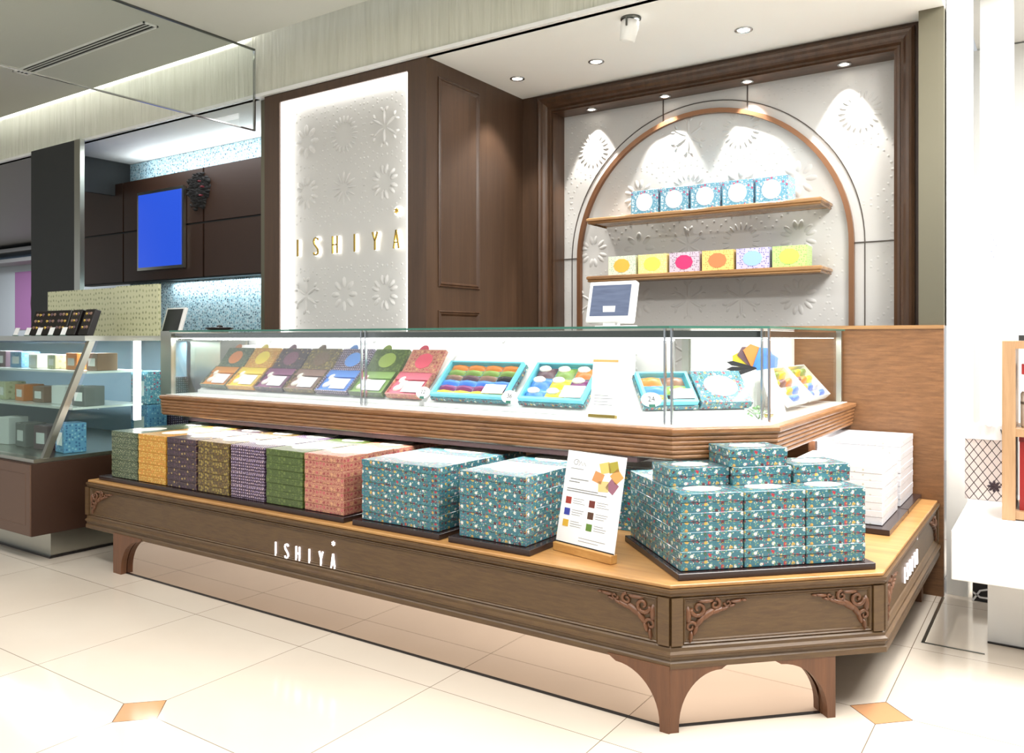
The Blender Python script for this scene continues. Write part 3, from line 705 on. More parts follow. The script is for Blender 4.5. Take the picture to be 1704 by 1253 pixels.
# white cartons with little sprig prints
M['p_white'] = printed('white sprig print', (222, 222, 226), [(34, .10, [(200, 190, 200), (238, 238, 240), (180, 180, 160), (238, 238, 240)], .8)], rough=.35)
wp = None
for n_, y0, x0, cnt in (('nearer', 3.60, -.745, 4), ('farther', 4.035, -.745, 5)):
    for k in range(cnt):
        lab = f'white carton with small sprigs, {"top" if k == cnt - 1 else ORD[k]} of the {n_} white stack'
        if wp is None: wp = carton('white_carton', .35, .36, .0560, M['p_white'], lab, 'box', 'white cartons by the wood partition', oval=False); register(wp); wp.location = (x0, y0, Z0)
        else: dup(wp, (x0, y0, Z0 + k * .0564), None, lab)

# ---------------------------------------------------------------- tall white product card leaning at the corner
cd = thing('product_card_stand', (-1.360, 2.462, .4475), 'tall white product card with cookie photo and colour swatches, in a gold wooden foot', 'sign card', rot=(0, 0, R(-13)))
tl = Matrix.Rotation(R(-12), 4, 'X')
wd, ht = .268, .325
def CF(): return Matrix.Translation((0, -.002, .03)) @ tl @ FR((0, 0, 0), (1, 0, 0), (0, 0, 1), (0, -1, 0))
K = CF()
b = MB(); b.box(-wd / 2, wd / 2, 0, ht, -.003, 0, K); card = b.build('card', M['paper'], cd)
MB().box(-wd / 2, wd / 2, -.018, .016, 0, .030).build('foot', M['wood_orange'], cd, bevel=.002)
MB().box(-wd / 2, wd / 2, .0, .004, 0, .0008, K).build('border_line', M['black'], card)
cx, cy = .058, .250
for (dx_, dy_, rx, ry, a, c) in ((-.01, .030, .028, .022, 1.9, (228, 196, 110)), (.026, .036, .026, .022, .3, (168, 156, 60)), (.045, .006, .026, .024, .8, (218, 160, 92)), (.030, -.030, .026, .024, 1.0, (150, 100, 118)), (-.008, -.034, .028, .022, .1, (222, 196, 132)), (-.036, -.006, .027, .022, 1.3, (206, 146, 92))):
    sq = [(cx + dx_ + rx * (math.cos(a + PI / 4 + k * PI / 2)) * 1.15, cy + dy_ + ry * math.sin(a + PI / 4 + k * PI / 2) * 1.15) for k in range(4)]
    MB().prism(sq, .0002, .0012, K).build('cookie_print', plain('printed cookie', c, .5), card)
for i, (sx, sy, c) in enumerate(((-.10, .150, (160, 60, 50)), (-.10, .110, (60, 70, 160)), (-.10, .070, (222, 176, 60)), (.01, .150, (110, 48, 40)), (.01, .110, (88, 60, 46)), (.01, .070, (96, 132, 56)))):
    MB().box(sx - .013, sx + .013, sy - .012, sy + .012, .0002, .001, K).build('colour_swatch', plain('printed swatch', c, .5), card)
    b = MB()
    for r_ in range(3): b.box(sx + .022, sx + .022 + (.055, .04, .05)[(r_ + i) % 3], sy - .008 + r_ * .008, sy - .0065 + r_ * .008, .0002, .0007, K)
    b.build('text_lines', M['ink'], card)
b = MB()
for r_, (x0, x1) in enumerate(((-.11, -.05), (-.105, -.02), (-.11, -.06), (-.115, .03), (-.115, .07))):
    z_ = (.262, .225, .215, .190, .182)[r_]; b.box(x0, x1, z_, z_ + (.003 if r_ else .002), .0002, .0007, K)
b.box(-.03, .06, .018, .0195, .0002, .0007, K); b.box(-.03, .09, .028, .0295, .0002, .0007, K)
pts = [(-.088 + .014 * math.cos(a) * (1 - a / 14), .285 + .012 * math.sin(a) * (1 - a / 14)) for a in [k * .5 for k in range(16)]]
b.ribbon(pts, .0018, .0002, .0007, K); b.ribbon([(-.075, .275), (-.065, .29), (-.058, .276), (-.05, .288), (-.042, .276)], .0016, .0002, .0007, K)
b.build('text_lines', M['ink'], card)
# text helper
def text(body, Mx, size, mat, parent, name='lettering', ext=.0004, align='CENTER'):
    cu = bpy.data.curves.new(name, 'FONT'); cu.body = body; cu.size = size; cu.align_x = align; cu.align_y = 'CENTER'; cu.extrude = ext
    tmp = bpy.data.objects.new('t', cu); C.objects.link(tmp)
    dg = bpy.context.evaluated_depsgraph_get(); me = bpy.data.meshes.new_from_object(tmp.evaluated_get(dg))
    bpy.data.objects.remove(tmp); me.transform(Mx); me.materials.clear(); me.materials.append(mat)
    o = bpy.data.objects.new(name, me); C.objects.link(o); o.parent = parent; return o

# ---------------------------------------------------------------- inside the case
TL = 42
def riser(x0, x1, label):
    b = MB(); b.prism([(2.853, .8885), (3.165, .8885), (3.165, 1.160), (3.15, 1.160), (2.868, .908), (2.853, .908)], x0, x1, FR((0, 0, 0), (0, 1, 0), (0, 0, 1), (1, 0, 0)))
    tag(b.build('display_riser', M['white_gloss']), label, 'display stand', 'sloping white risers inside the case')
def tilt_box(x, mk, inc, lidc, desc, num, w=.222):
    """open gift carton on the slope with its lid standing behind it"""
    M0 = M[mk]
    t = thing('open_cookie_carton', (x, 2.862, .918), f'open {desc} gift carton with raised lid, {num}', 'box', 'open gift cartons in the case', (R(TL), 0, 0))
    d = .150; h = .030; tk = .003
    b = MB(); b.box(0, w, 0, d, 0, tk); b.box(0, w, 0, tk, tk, h); b.box(0, w, d - tk, d, tk, h); b.box(0, tk, tk, d - tk, tk, h); b.box(w - tk, w, tk, d - tk, tk, h)
    b.build('carton_base', M0, t)
    ic = plain(desc + ' lining', inc, .45)
    b = MB(); b.box(tk, w - tk, tk, d - tk, tk, .018); b.box(tk, w - tk, tk, .010, .018, h - .002); b.box(tk, w - tk, d - .05, d - tk, .018, h - .003); b.build('lining', ic, t)
    b = MB()
    for k in range(3): b.dome(.045 + (k % 2) * .02, .05 + k * .028, .028, .018, .5, .012, n=10, m=3, z=.018)
    b.build('wrapped_cookies', SACH['white'], t)
    MB().box(.085, .19, .018, .088, .026, .028).build('card', M['paper'], t)
    # lid leaning back on the slope above the base
    Kl = Matrix.Translation((0, d + .004, .0)) @ Matrix.Rotation(R(10), 4, 'X')
    lid = MB().box(0, w, 0, .142, 0, .020, Kl).build('lid', M0, t, bevel=.001)
    MB().prism(circle(w * .5, .072, w * .24, .045, 28), .0202, .0212, Kl).build('round_label', plain(desc + ' label', lidc, .45), lid)
    tg = Matrix.Translation((.058, d + .118, .024)) @ Matrix.Rotation(R(14), 4, 'X')
    MB().prism(circle(0, .03, .030, .030, 24), 0, .0015, tg).build('round_tag', plain(desc + ' tag', tuple(min(255, int(c * .9)) for c in lidc), .45), t)
riser(-4.10, -2.44, 'long sloping white riser under the seven open gift cartons')
specs = [('p_dkgreen', (214, 140, 50), (212, 130, 70), 'grey-green'), ('p_orange', (228, 200, 60), (232, 208, 70), 'yellow'), ('p_purple', (126, 60, 104), (120, 70, 92), 'purple'),
         ('p_olive', (130, 96, 84), (110, 84, 60), 'brown'), ('p_dots', (72, 130, 214), (84, 140, 220), 'blue dotted'), ('p_green', (128, 160, 84), (140, 160, 76), 'green'), ('p_pink', (206, 104, 122), (210, 84, 104), 'pink')]
nums = ['leftmost of the seven', 'second from the left', 'third from the left', 'fourth from the left', 'fifth from the left', 'sixth from the left', 'seventh, beside the assortments']
for i, (mk, inc, lidc, desc) in enumerate(specs):
    tilt_box([-4.07, -3.97 + .0, 0, 0, 0, 0, 0][0] + i * .2365 if i < 6 else -2.645, mk, inc, lidc, desc, nums[i], .222 if i < 6 else .21)
def sachet(b, x, y, w, d, z, h):
    rows = []
    for j, (f, zz) in enumerate(((0, 0), (.12, .25), (.3, .9), (.5, 1), (.7, .9), (.88, .25), (1, 0))):
        rows.append([(x, y + d * f, z), (x + w * .12, y + d * f, z + h * zz * .7), (x + w * .5, y + d * f, z + h * zz), (x + w * .88, y + d * f, z + h * zz * .7), (x + w, y + d * f, z)])
    b.grid([list(r) for r in rows], False, True)
def assortment(loc, w, d, rot, label, rows, card, nx, cookies=False):
    t = thing('cookie_assortment_box', loc, label, 'box', 'open teal assortment boxes in the case', rot)
    h = .036; tk = .003
    b = MB(); b.box(0, w, 0, d, 0, tk); b.box(0, w, 0, tk, tk, h * .55); b.box(0, w, d - tk, d, tk, h * .55); b.box(0, tk, tk, d - tk, tk, h * .55); b.box(w - tk, w, tk, d - tk, tk, h * .55)
    b.build('carton_base', M['p_teal'], t)
    b = MB(); i_ = .004; b.box(i_, w - i_, i_, i_ + .012, h * .55, h + .004); b.box(i_, w - i_, d - i_ - .008, d - i_, tk, h + .004); b.box(i_, i_ + .012, i_ + .012, d - i_ - .008, tk, h + .004); b.box(w - i_ - .012, w - i_, i_ + .012, d - i_ - .008, tk, h + .004); b.box(i_ + .012, w - i_ - .012, i_ + .012, d - i_ - .008, tk, .014)
    b.build('inner_rim', M['carton_in'], t, )
    W0 = w - .034; ny = len(rows); D0 = d - .030
    for j, cs_ in enumerate(rows):
        for i in range(nx):
            c = cs_[i % len(cs_)]
            if c is None: continue
            b = MB(); ww = W0 / nx - .003; dd2 = D0 / ny - .003
            x_, y_ = .017 + i * W0 / nx, .018 + j * D0 / ny
            sachet(b, x_, y_, ww, dd2, .015, .020); b.build('sachet', SACH[c], t)
            if cookies:
                b = MB(); b.lathe([(ww * .30, .028), (ww * .33, .032), (ww * .30, .040), (ww * .02, .042)], 12, Matrix.Translation((x_ + ww * .45, y_ + dd2 * .62, 0)) @ Matrix.Diagonal((1, .55, 1, 1))); b.build('cookie', SACH['white'], t)
    if card: MB().box(card[0], card[1], card[2], card[3], .040, .0415).build('card', M['paper'], t)
    return t
riser(-2.41, -1.50, 'short sloping white riser under the two large teal assortments')
assortment((-2.372, 2.862, .918), .418, .225, (R(TL), 0, 0), 'open teal box filled with four rows of coloured sachets, right of the pink carton',
           [['yellow'], ['purple'], ['blue'], ['brown', 'plum', 'brown', 'black'], ['green'], ['orange']], (.285, .395, .022, .075), 4)
assortment((-1.893, 2.862, .918), .318, .225, (R(TL), 0, 0), 'open teal box with cookies on coloured sachets, left of the white notice card',
           [['blue', 'yellow', 'white'], ['blue', 'yellow', 'purple'], ['plum', 'green', 'orange']], (.20, .30, .020, .085), 3, True)
def disc(loc, rot, body, label):
    t = thing('quantity_disc', loc, label, 'price tag', 'round white quantity discs', rot)
    K2 = FR((0, 0, 0), (1, 0, 0), (0, 0, 1), (0, -1, 0))
    MB().prism(circle(0, .030, .040, .028, 28), 0, .002, K2).build('disc', M['paper'], t)
    MB().box(-.012, .012, -.004, .0, 0, .012).build('clip', M['glass_edge'], t)
    if body: text(body, K2 @ Matrix.Translation((0, .032, .0022)), .028, M['dark'], t)
disc((-2.40, 2.825, .925), (R(-20), 0, 0), '12', 'white oval quantity disc between the pink carton and the first teal assortment')
disc((-1.925, 2.825, .925), (R(-20), 0, 0), '36', 'white oval quantity disc between the two large teal assortments')
cx_, cy_ = uv_(1.075, 2.83)
disc((cx_, cy_, .945), (R(-20), 0, R(45)), '24', 'white oval quantity disc in front of the small teal assortment at the cut corner')
# white notice card with gold bands
nc = thing('notice_card', (-1.475, 2.815, .8905), 'plain white notice card with gold top and foot between the teal assortments', 'sign card', rot=(R(-8), 0, 0))
K2 = FR((0, 0, 0), (1, 0, 0), (0, 0, 1), (0, -1, 0))
MB().box(-.055, .055, .012, .218, 0, .002, K2).build('card', M['paper'], nc)
MB().box(-.055, .055, .218, .228, 0, .0022, K2).build('top_band', M['wood_orange'], nc)
MB().box(-.058, .058, -.010, .010, 0, .012).build('foot', M['gold'], nc)
b = MB(); [b.box(-.04, .04 - .02 * (k % 2), .05 + k * .012, .052 + k * .012, .0021, .0026, K2) for k in range(4)]; b.build('text_lines', M['ink'], nc)
# cut corner of the case: small assortment and closed teal box
b = MB(); Kc = FR((0, 0, 0), (-q2, q2, 0), (0, 0, 1), (q2, q2, 0)); b.prism([(2.895, .8885), (3.02, .8885), (3.02, 1.03), (2.905, .925), (2.895, .925)], 1.06, 1.480, Kc)
tag(b.build('display_riser', M['white_gloss']), 'small sloping white riser across the cut corner of the case', 'display stand', 'sloping white risers inside the case')
cx_, cy_ = uv_(1.062, 2.892); assortment((cx_, cy_, .930), .218, .170, (R(TL), 0, R(45)), 'small open teal box of coloured sachets at the cut corner of the case', [['yellow', 'black'], ['blue', 'green'], ['orange', 'brown']], (.115, .205, .020, .070), 2)
cx_, cy_ = uv_(1.288, 2.892)
t = thing('closed_teal_carton', (cx_, cy_, .930), 'closed teal floral carton with white oval label, tilted at the cut corner of the case', 'box', rot=(R(TL), 0, R(45)))
MB().box(.001, .209, .001, .169, 0, .02).build('carton_base', M['p_teal'], t); lid = MB().box(0, .21, 0, .17, .0205, .038).build('lid', M['p_teal'], t, bevel=.001)
MB().prism(circle(.105, .088, .068, .055, 30), .0382, .039).build('oval_label', M['oval'], lid)
# fan of packets on a clear stand
fx = thing('sachet_fan', (-1.03, 3.30, .8887), 'fan of yellow, black and blue cookie packets on a slim stand in the side wing', 'packets')
MB().lathe([(.04, 0), (.04, .004), (.006, .006), (.005, .14), (.02, .145)], 14).build('stand', M['glass'], fx)
for k, (c, a) in enumerate((('yellow', 150), ('plum', 120), ('orange', 100), ('blue', 55), ('blue', 25), ('black', 168), ('black', 182), ('black', 196))):
    Kp = Matrix.Translation((0, 0, .19)) @ Matrix.Rotation(R(30), 4, 'Z') @ Matrix.Rotation(R(90), 4, 'X') @ Matrix.Translation((0, 0, .006 * (k - 3))) @ Matrix.Rotation(R(a), 4, 'Z')
    L_ = .10 if c != 'black' else .12; ww = .034 if c != 'black' else .010
    b = MB(); b.prism([(.0, -ww / 3), (L_ * .8, -ww), (L_, 0), (L_ * .8, ww), (0, ww / 3)], 0, .004, Kp); b.build('packet', SACH[c], fx)
# side wing trays facing the side aisle
for k, (yy, lab) in enumerate(((3.50, 'nearer white tray of coloured packets in the side wing of the case'), (3.86, 'farther white tray of coloured packets in the side wing of the case'))):
    t = thing('packet_tray', (-.955, yy, .905), lab, 'tray', 'white packet trays in the side wing', (R(48), 0, R(90)))
    w, d = .31, .19
    b = MB(); b.box(0, w, 0, d, 0, .004); b.box(0, w, 0, .004, .004, .035); b.box(0, w, d - .004, d, .004, .035); b.box(0, .004, .004, d - .004, .004, .035); b.box(w - .004, w, .004, d - .004, .004, .035); b.build('tray_body', M['white_gloss'], t)
    cc = [['blue', 'white', 'yellow', 'green'], ['blue', 'yellow', 'plum', 'green'], ['white', 'blue', 'orange', 'yellow']]
    for i in range(3):
        for j in range(4):
            b = MB(); sachet(b, .012 + i * .098, .010 + j * .044, .090, .040, .006, .030); b.build('sachet', SACH[cc[(i + k) % 3][j]], t)
lc = thing('leaning_card', (-.955, 3.38, .8887), 'narrow blank white card leaning beside the packet trays', 'sign card', rot=(R(-18), 0, R(75)))
MB().box(-.05, .05, .0, .22, 0, .003, K2).build('card', M['paper'], lc); MB().box(-.05, .05, .22, .228, 0, .0032, K2).build('top_band', M['wood_orange'], lc)
lf = thing('leaf_decoration', (-.962, 3.125, .8890), 'small spray of green artificial leaves on the white deck at the case corner', 'plant')
gm = plain('leaf green', (120, 164, 104), .5); b = MB(); random.seed(3)
for k in range(46):
    a = random.uniform(0, 2 * PI); rr = random.uniform(.0, .045); zz = .008 + random.uniform(0, .050) * (1 - rr / .07); s_ = random.uniform(.010, .018)
    Kp = Matrix.Translation((rr * math.cos(a), rr * math.sin(a), zz)) @ Matrix.Rotation(random.uniform(0, 6.28), 4, 'Z') @ Matrix.Rotation(random.uniform(-.9, .9), 4, 'X')
    b.prism([(0, 0), (s_ * .5, s_ * .35), (s_, 0), (s_ * .5, -s_ * .35)], 0, .0008, Kp)
b.build('leaves', gm, lf)
b = MB(); [b.tube([(0, 0, 0), (.02 * math.cos(a), .02 * math.sin(a), .02), (.045 * math.cos(a), .045 * math.sin(a), .035)], .0012, 5) for a in (0, 1.3, 2.6, 3.9, 5.2)]; b.build('stem', plain('stem green', (80, 110, 60), .6), lf)
gb = thing('gold_packet', (-.955, 3.235, .8887), 'tiny gold packet lying beside the green leaves', 'packet'); b = MB(); b.box(-.012, .012, -.025, .025, 0, .012); b.build('packet', M['gold'], gb, bevel=.002)
MB().box(-.0125, .0125, -.006, .006, .0122, .0128).build('band', M['paper'], gb)

# ---------------------------------------------------------------- shelves and boxes in the niche
for z, l in ((1.885, 'upper wooden niche shelf holding the five light blue boxes'), (1.537, 'lower wooden niche shelf holding the six coloured boxes')):
    s_ = Fix('wall_shelf', (-1.68, 4.42, z), l, 'shelf', 'wooden shelves in the arched niche')
    s_.part('board', MB().prism([(-2.345, 4.31), (-1.015, 4.31), (-1.015, 4.538), (-2.345, 4.538)], z + .008, z + .036), M['wood_shelf'])
    s_.part('edge_moulding', MB().sweep([(-2.345, 4.538), (-2.345, 4.31), (-1.015, 4.31), (-1.015, 4.538)], [(0, z), (.004, z), (.010, z + .006), (.006, z + .012), (.014, z + .018), (.014, z + .030), (.008, z + .036), (0, z + .036)]), M['wood_shelf'])
def shelf_box(name, w, h, d, mat, badge, loc, label, group, hexa=False):
    t = thing(name, loc, label, 'box', group)
    MB().box(-w / 2, w / 2, 0, d, 0, h).build('carton', mat, t, bevel=.002)
    K3 = FR((0, 0, 0), (1, 0, 0), (0, 0, 1), (0, -1, 0))
    MB().prism(circle(0, h / 2, w * .30, h * .37, 10 if hexa else 28), .0002, .0012, K3).build('badge', badge, t)
    MB().box(w / 2, w / 2 + .0006, .0, d * .35, 0, h).build('lid_edge', mat, t)
    return t
M['p_teal_l'] = printed('light teal print', (104, 160, 184), [(50, .30, [(190, 60, 100), (84, 140, 170), (200, 220, 228), (100, 160, 184)], .6), (90, .2, [(90, 140, 160), (235, 240, 240)], .7)])
for i in range(5):
    shelf_box('gift_box', .170, .138, .15, M['p_teal_l'], M['paper'], (-1.998 + i * .183, 4.335, 1.9215), f'light blue gift box with round white badge, {["leftmost", "second from left", "middle", "fourth from left", "rightmost"][i]} on the upper niche shelf', 'light blue gift boxes on the upper niche shelf')
bc = [('p_b1', (214, 222, 196), (150, 180, 160), (240, 176, 70), 'pale green box with orange badge'), ('p_b2', (240, 216, 140), (246, 232, 180), (226, 214, 90), 'cream yellow box with yellow badge'),
      ('p_b3', (200, 186, 200), (120, 90, 110), (200, 50, 110), 'lilac patterned box with magenta badge'), ('p_b4', (232, 200, 120), (180, 150, 80), (200, 128, 80), 'golden patterned box with brown badge'),
      ('p_b5', (190, 186, 228), (90, 84, 150), (150, 188, 240), 'violet dotted box with light blue badge'), ('p_b6', (180, 214, 130), (130, 180, 90), (190, 218, 90), 'light green box with lime badge')]
for i, (nm, c1, c2_, c3_, lab) in enumerate(bc):
    m_ = printed(nm, c1, [(85, .26, [c2_, c1, c2_], .4)])
    shelf_box('gift_box', .178, .112, .11, m_, plain(nm + ' badge', c3_, .5), (-2.143 + i * .194, 4.335, 1.5735), lab + ' on the lower niche shelf', 'coloured gift boxes on the lower niche shelf', True)
# cash register screen standing on the case
po = thing('register_display', (-1.665, 3.25, 1.2445), 'white cash register touchscreen standing behind the glass case', 'monitor', rot=(0, 0, R(-2)))
MB().box(-.07, .12, -.02, .04, 0, .012).build('stand_foot', M['white_gloss'], po, bevel=.004)
MB().prism([(.0, .012), (.05, .012), (.045, .05), (.02, .10), (.0, .10)], -.03, .03, FR((0, -.01, 0), (0, 1, 0), (0, 0, 1), (1, 0, 0))).build('neck', M['white_gloss'], po)
Kp = Matrix.Translation((0, -.02, .028)) @ Matrix.Rotation(R(-14), 4, 'X') @ FR((0, 0, 0), (1, 0, 0), (0, 0, 1), (0, -1, 0))
MB().box(-.118, .118, 0, .19, -.035, 0, Kp).build('casing', M['white_gloss'], po, bevel=.005)
MB().box(-.098, .098, .028, .172, .0003, .0012, Kp).build('screen', M['screen_pos'], po)

# ---------------------------------------------------------------- neighbouring stall on the left
struct('wall_neighbour_back', MB().box(-6.86, -4.316, 4.09, 4.13, 0, 2.745), M['p_tealwall'])
struct('wall_neighbour_side', MB().box(-6.90, -6.865, 3.48, 4.13, 2.45, 2.745), M['dark'])
nb = Fix('wall_cabinet_bank', (-5.9, 3.98, 1.64), 'bank of dark brown wall cabinets with a blue screen, behind the neighbouring stall', 'cabinet')
nb.part('body', MB().box(-7.5, -4.32, 3.97, 4.085, 1.68, 2.555), M['dark'])
for x0, x1 in ((-7.48, -6.75), (-6.73, -5.62), (-5.60, -4.33)):
    for z0, z1 in ((1.69, 2.11), (2.125, 2.55)):
        nb.part('door', MB().box(x0, x1, 3.955, 3.968, z0, z1), M['brown_n'])
ns = Fix('menu_screen', (-6.0, 3.94, 1.8), 'glowing blue menu screen on the dark brown cabinets', 'screen')
ns.part('frame', MB().box(-6.48, -5.83, 3.925, 3.950, 1.77, 2.43), M['steel']); ns.part('screen', MB().box(-6.455, -5.855, 3.920, 3.9245, 1.795, 2.405), M['screen_blue'])
wr = thing('wreath', (-5.66, 3.954, 2.25), 'dark bushy wreath hanging at the top right of the blue screen', 'wreath'); b = MB(); random.seed(5)
for k in range(420):
    a = random.uniform(0, 6.28); rr = random.gauss(.085, .028); b.dome(rr * math.cos(a) * .9, .125 + rr * math.sin(a), .026, .013, random.uniform(0, 6.28), random.uniform(.01, .05), FY(0, 0, 0), n=5, m=1)
b.build('foliage', plain('dark leaves', (30, 27, 26), .7), wr)
mb_ = plain('dull berry red', (110, 30, 40), .5); [MB().dome(.08 * math.cos(a), .125 + .08 * math.sin(a), .013, .013, 0, .056, FY(0, 0, 0), n=6).build('berry', mb_, wr) for a in (.2, .9, 5.6)]
struct('wall_neighbour_column', MB().box(-7.05, -6.37, 3.34, 3.41, 0, 2.745), M['dark'])
struct('trim_7', MB().box(-6.365, -6.28, 3.335, 3.37, 0, 2.745), M['steel'])
# distant shop at the far left
struct('wall_far', MB().box(-19, -6.9, 6.9, 7.0, 0, 3.05), plain('distant pale wall', (176, 184, 190), .6))
ps = Fix('poster', (-14.3, 6.88, 1.35), 'pink and purple poster on the distant pale wall at far left', 'poster')
ps.part('sheet', MB().box(-15.1, -13.3, 6.885, 6.895, 1.35, 2.35), plain('poster print', (150, 100, 150), .5)); ps.part('figure', MB().prism(circle(-14.2, 1.8, .35, .35, 16), 0, .004, FY(0, 6.884, 0)), plain('poster dark print', (80, 50, 70), .5))
fs = Fix('distant_shelf_unit', (-14.5, 6.6, 0), 'distant shelf unit with bluish goods at far left', 'shelf unit')
for z in (2.45, 2.62, 3.2): fs.part('shelf', MB().box(-17.5, -12.2, 6.45, 6.80, z, z + .06), M['grey'])
fs.part('upright', MB().box(-17.5, -17.4, 6.45, 6.8, 0, 3.2), M['grey']); fs.part('back_board', MB().box(-17.4, -12.2, 6.81, 6.84, 2.5, 3.3), plain('bluish backing', (110, 130, 150), .6))
# counter of the neighbour
nc_ = Fix('neighbour_counter', (-5.6, 2.7, 0), 'brown base cabinet of the neighbouring cake counter with steel kick', 'counter')
nc_.part('body', MB().box(-7.4, -4.50, 2.134, 3.3, .15, .534), M['brown_n'])
b = MB(); b.sweep([(-7.3, .20), (-7.3, .49), (-4.54, .49), (-4.54, .20)], [(0, 0), (0, .006), (.008, .010), (.016, .004), (.016, 0)], FY(0, 2.134, 0), closed=True); nc_.part('panel_moulding', b, M['brown_n2'])
nc_.part('front_panel', MB().box(-7.4, -4.502, 2.126, 2.1338, .155, .530), M['brown_n2'])
nc_.part('kick_plate', MB().box(-7.3, -4.566, 2.265, 3.25, .012, .149), M['steel'], 'brushed steel kick'); nc_.part('floor_seal', MB().box(-7.31, -4.556, 2.255, 3.26, 0, .012), M['black'])
nd = Fix('neighbour_glass_case', (-5.6, 2.7, .536), 'slant-fronted refrigerated glass case on the brown neighbouring counter', 'display case')
def slx(y): return .55 + (y - 2.20) / .30 * .65
for x in (-7.38, -4.545):
    b = MB(); b.prism([(2.19, .536), (2.225, .536), (2.485, 1.185), (2.45, 1.185)], x, x + .03, FR((0, 0, 0), (0, 1, 0), (0, 0, 1), (1, 0, 0)))
    nd.part('slanted_post', b, M['steel'])
nd.part('base_rim', MB().box(-7.39, -4.51, 2.15, 3.28, .536, .556), M['steel'])
nd.part('top', MB().box(-7.39, -4.505, 2.42, 3.20, 1.186, 1.215), M['steel'], 'steel top slab')
b = MB(); Ks = FR((-7.35, 2.20, .56), (1, 0, 0), (0, .372, .928), (0, -.928, .372)); b.box(0, 2.80, 0, .66, -.003, .003, Ks); nd.part('front_glass', b, M['glass_green'])
b = MB(); b.prism([(2.25, .557), (3.18, .557), (3.18, 1.185), (2.50, 1.185)], -4.512, -4.508, FR((0, 0, 0), (0, 1, 0), (0, 0, 1), (1, 0, 0))); nd.part('side_glass', b, M['glass_green'])
for z, y0 in ((.80, 2.38), (1.0, 2.46)):
    nd.part('shelf', MB().box(-7.33, -4.56, y0, 2.80, z, z + .012), M['white_gloss'])
nd.part('light_tube', MB().box(-4.505, -4.49, 2.705, 2.745, .72, 1.185), M['led'], 'bright white vertical light')
nd.part('back', MB().box(-7.35, -4.56, 3.12, 3.16, .56, 1.18), plain('case back blue', (120, 140, 156), .5))
# goods in the neighbour's case
random.seed(11)
goods = [('blue patterned gift bag', 'p_bluepat'), ('grey speckled cake box', 'p_purple'), ('light blue gift box', 'p_teal_l'), ('dark blue patterned box', 'p_dots')]
pc = [SACH['white'], SACH['brown'], SACH['plum'], M['p_cream'], M['paper'], M['p_bluepat'], SACH['orange'], M['grey']]
def small_pack(name, x, y, z, w, d, h, m1, m2, label, cat, grp, rot=0):
    t = thing(name, (x, y, z), label, cat, grp, (0, 0, rot))
    MB().box(-w / 2, w / 2, -d / 2, d / 2, 0, h).build('pack', m1, t, bevel=.003); MB().box(-w * .3, w * .3, -d / 2 - .001, -d / 2, h * .25, h * .7).build('label', m2, t); return t
WH = ['leftmost', 'second', 'third', 'fourth', 'fifth', 'sixth', 'seventh', 'rightmost']
for lv, (z, y, sh) in enumerate(((.557, 2.42, 'bottom'), (.813, 2.52, 'middle'), (1.013, 2.60, 'top'))):
    for i in range(8):
        w = .13; h = (.17, .12, .10)[lv] * random.uniform(.8, 1.05)
        small_pack('cake_pack', -6.25 + i * .228, y, z, w, .12, h, pc[(i * 3 + lv * 2) % 8], M['paper'], f'{WH[i]} small sweets pack on the {sh} level of the neighbouring case', 'package', 'packs inside the neighbouring glass case', random.uniform(-.15, .15))
for i, (y, z, h, m_, l_) in enumerate(((2.90, .557, .24, 'p_bluepat', 'lower blue patterned carton'), (2.90, .80, .20, 'p_teal_l', 'upper light blue carton'), (3.05, .557, .40, 'p_dots', 'tall dark patterned carton'))):
    small_pack('patterned_carton', -4.66, y, z, .18, .13, h, M[m_], M['paper'], l_ + ' behind the side glass of the neighbouring case', 'box', 'patterned cartons behind the side glass')
# on top of the neighbour's case
bk = Fix('backing_board', (-5.35, 3.0, 1.216), 'cream green board with small dots standing on the neighbouring case', 'board')
bk.part('long_panel', MB().box(-6.15, -5.2, 3.03, 3.05, 1.216, 1.54), M['p_cream']); bk.part('side_panel', MB().box(-5.2, -4.72, 3.00, 3.02, 1.216, 1.545), M['p_cream'])
for i in range(5):
    t = thing('sweets_gift_box', (-5.66 + i * .150, 2.72, 1.2165), f'{WH[i]} black gift box of sweets standing tilted on the neighbouring case', 'box', 'black sweets boxes on the neighbouring case', (R(-18), 0, R(8 if i < 3 else -4)))
    MB().box(-.065, .065, -.02, .02, 0, .17).build('carton', M['black'], t, bevel=.003)
    [MB().dome(-.03 + .03 * (k % 3), .05 + .045 * (k // 3), .011, .011, 0, .008, FY(0, -.0203, 0), n=8).build('chocolate', (SACH['brown'], M['gold'], SACH['plum'])[(k + i) % 3], t) for k in range(9)]
    c = thing('white_tag', (-5.70 + i * .150, 2.60, 1.2165), f'{WH[i]} small white price card in front of the black sweets boxes', 'price tag', 'white price cards on the neighbouring case', (R(-20), 0, 0))
    MB().box(-.028, .028, 0, .055, 0, .002, K2).build('card', M['paper'], c); MB().box(-.03, .03, -.004, .012, 0, .004).build('foot', M['glass_edge'], c)
mo = thing('neighbour_monitor', (-4.66, 3.04, 1.2165), 'grey register screen on the counter, left of the glass case', 'monitor', rot=(0, 0, R(-3)))
Kp = Matrix.Translation((0, 0, .02)) @ Matrix.Rotation(R(-16), 4, 'X') @ K2
MB().box(-.11, .11, 0, .165, -.02, 0, Kp).build('casing', M['white_gloss'], mo, bevel=.003); MB().box(-.09, .09, .01, .155, .0003, .001, Kp).build('screen', M['dark'], mo); MB().box(-.06, .06, -.02, .05, 0, .02).build('foot', M['steel_dark'], mo)
bo = thing('black_tray_stack', (-4.40, 3.22, 1.2365), 'low black bowl-shaped tray on the steel counter corner', 'tray'); MB().lathe([(.05, 0), (.085, .025), (.088, .03), (.07, .034), (.01, .036)], 20).build('bowl', M['black'], bo)
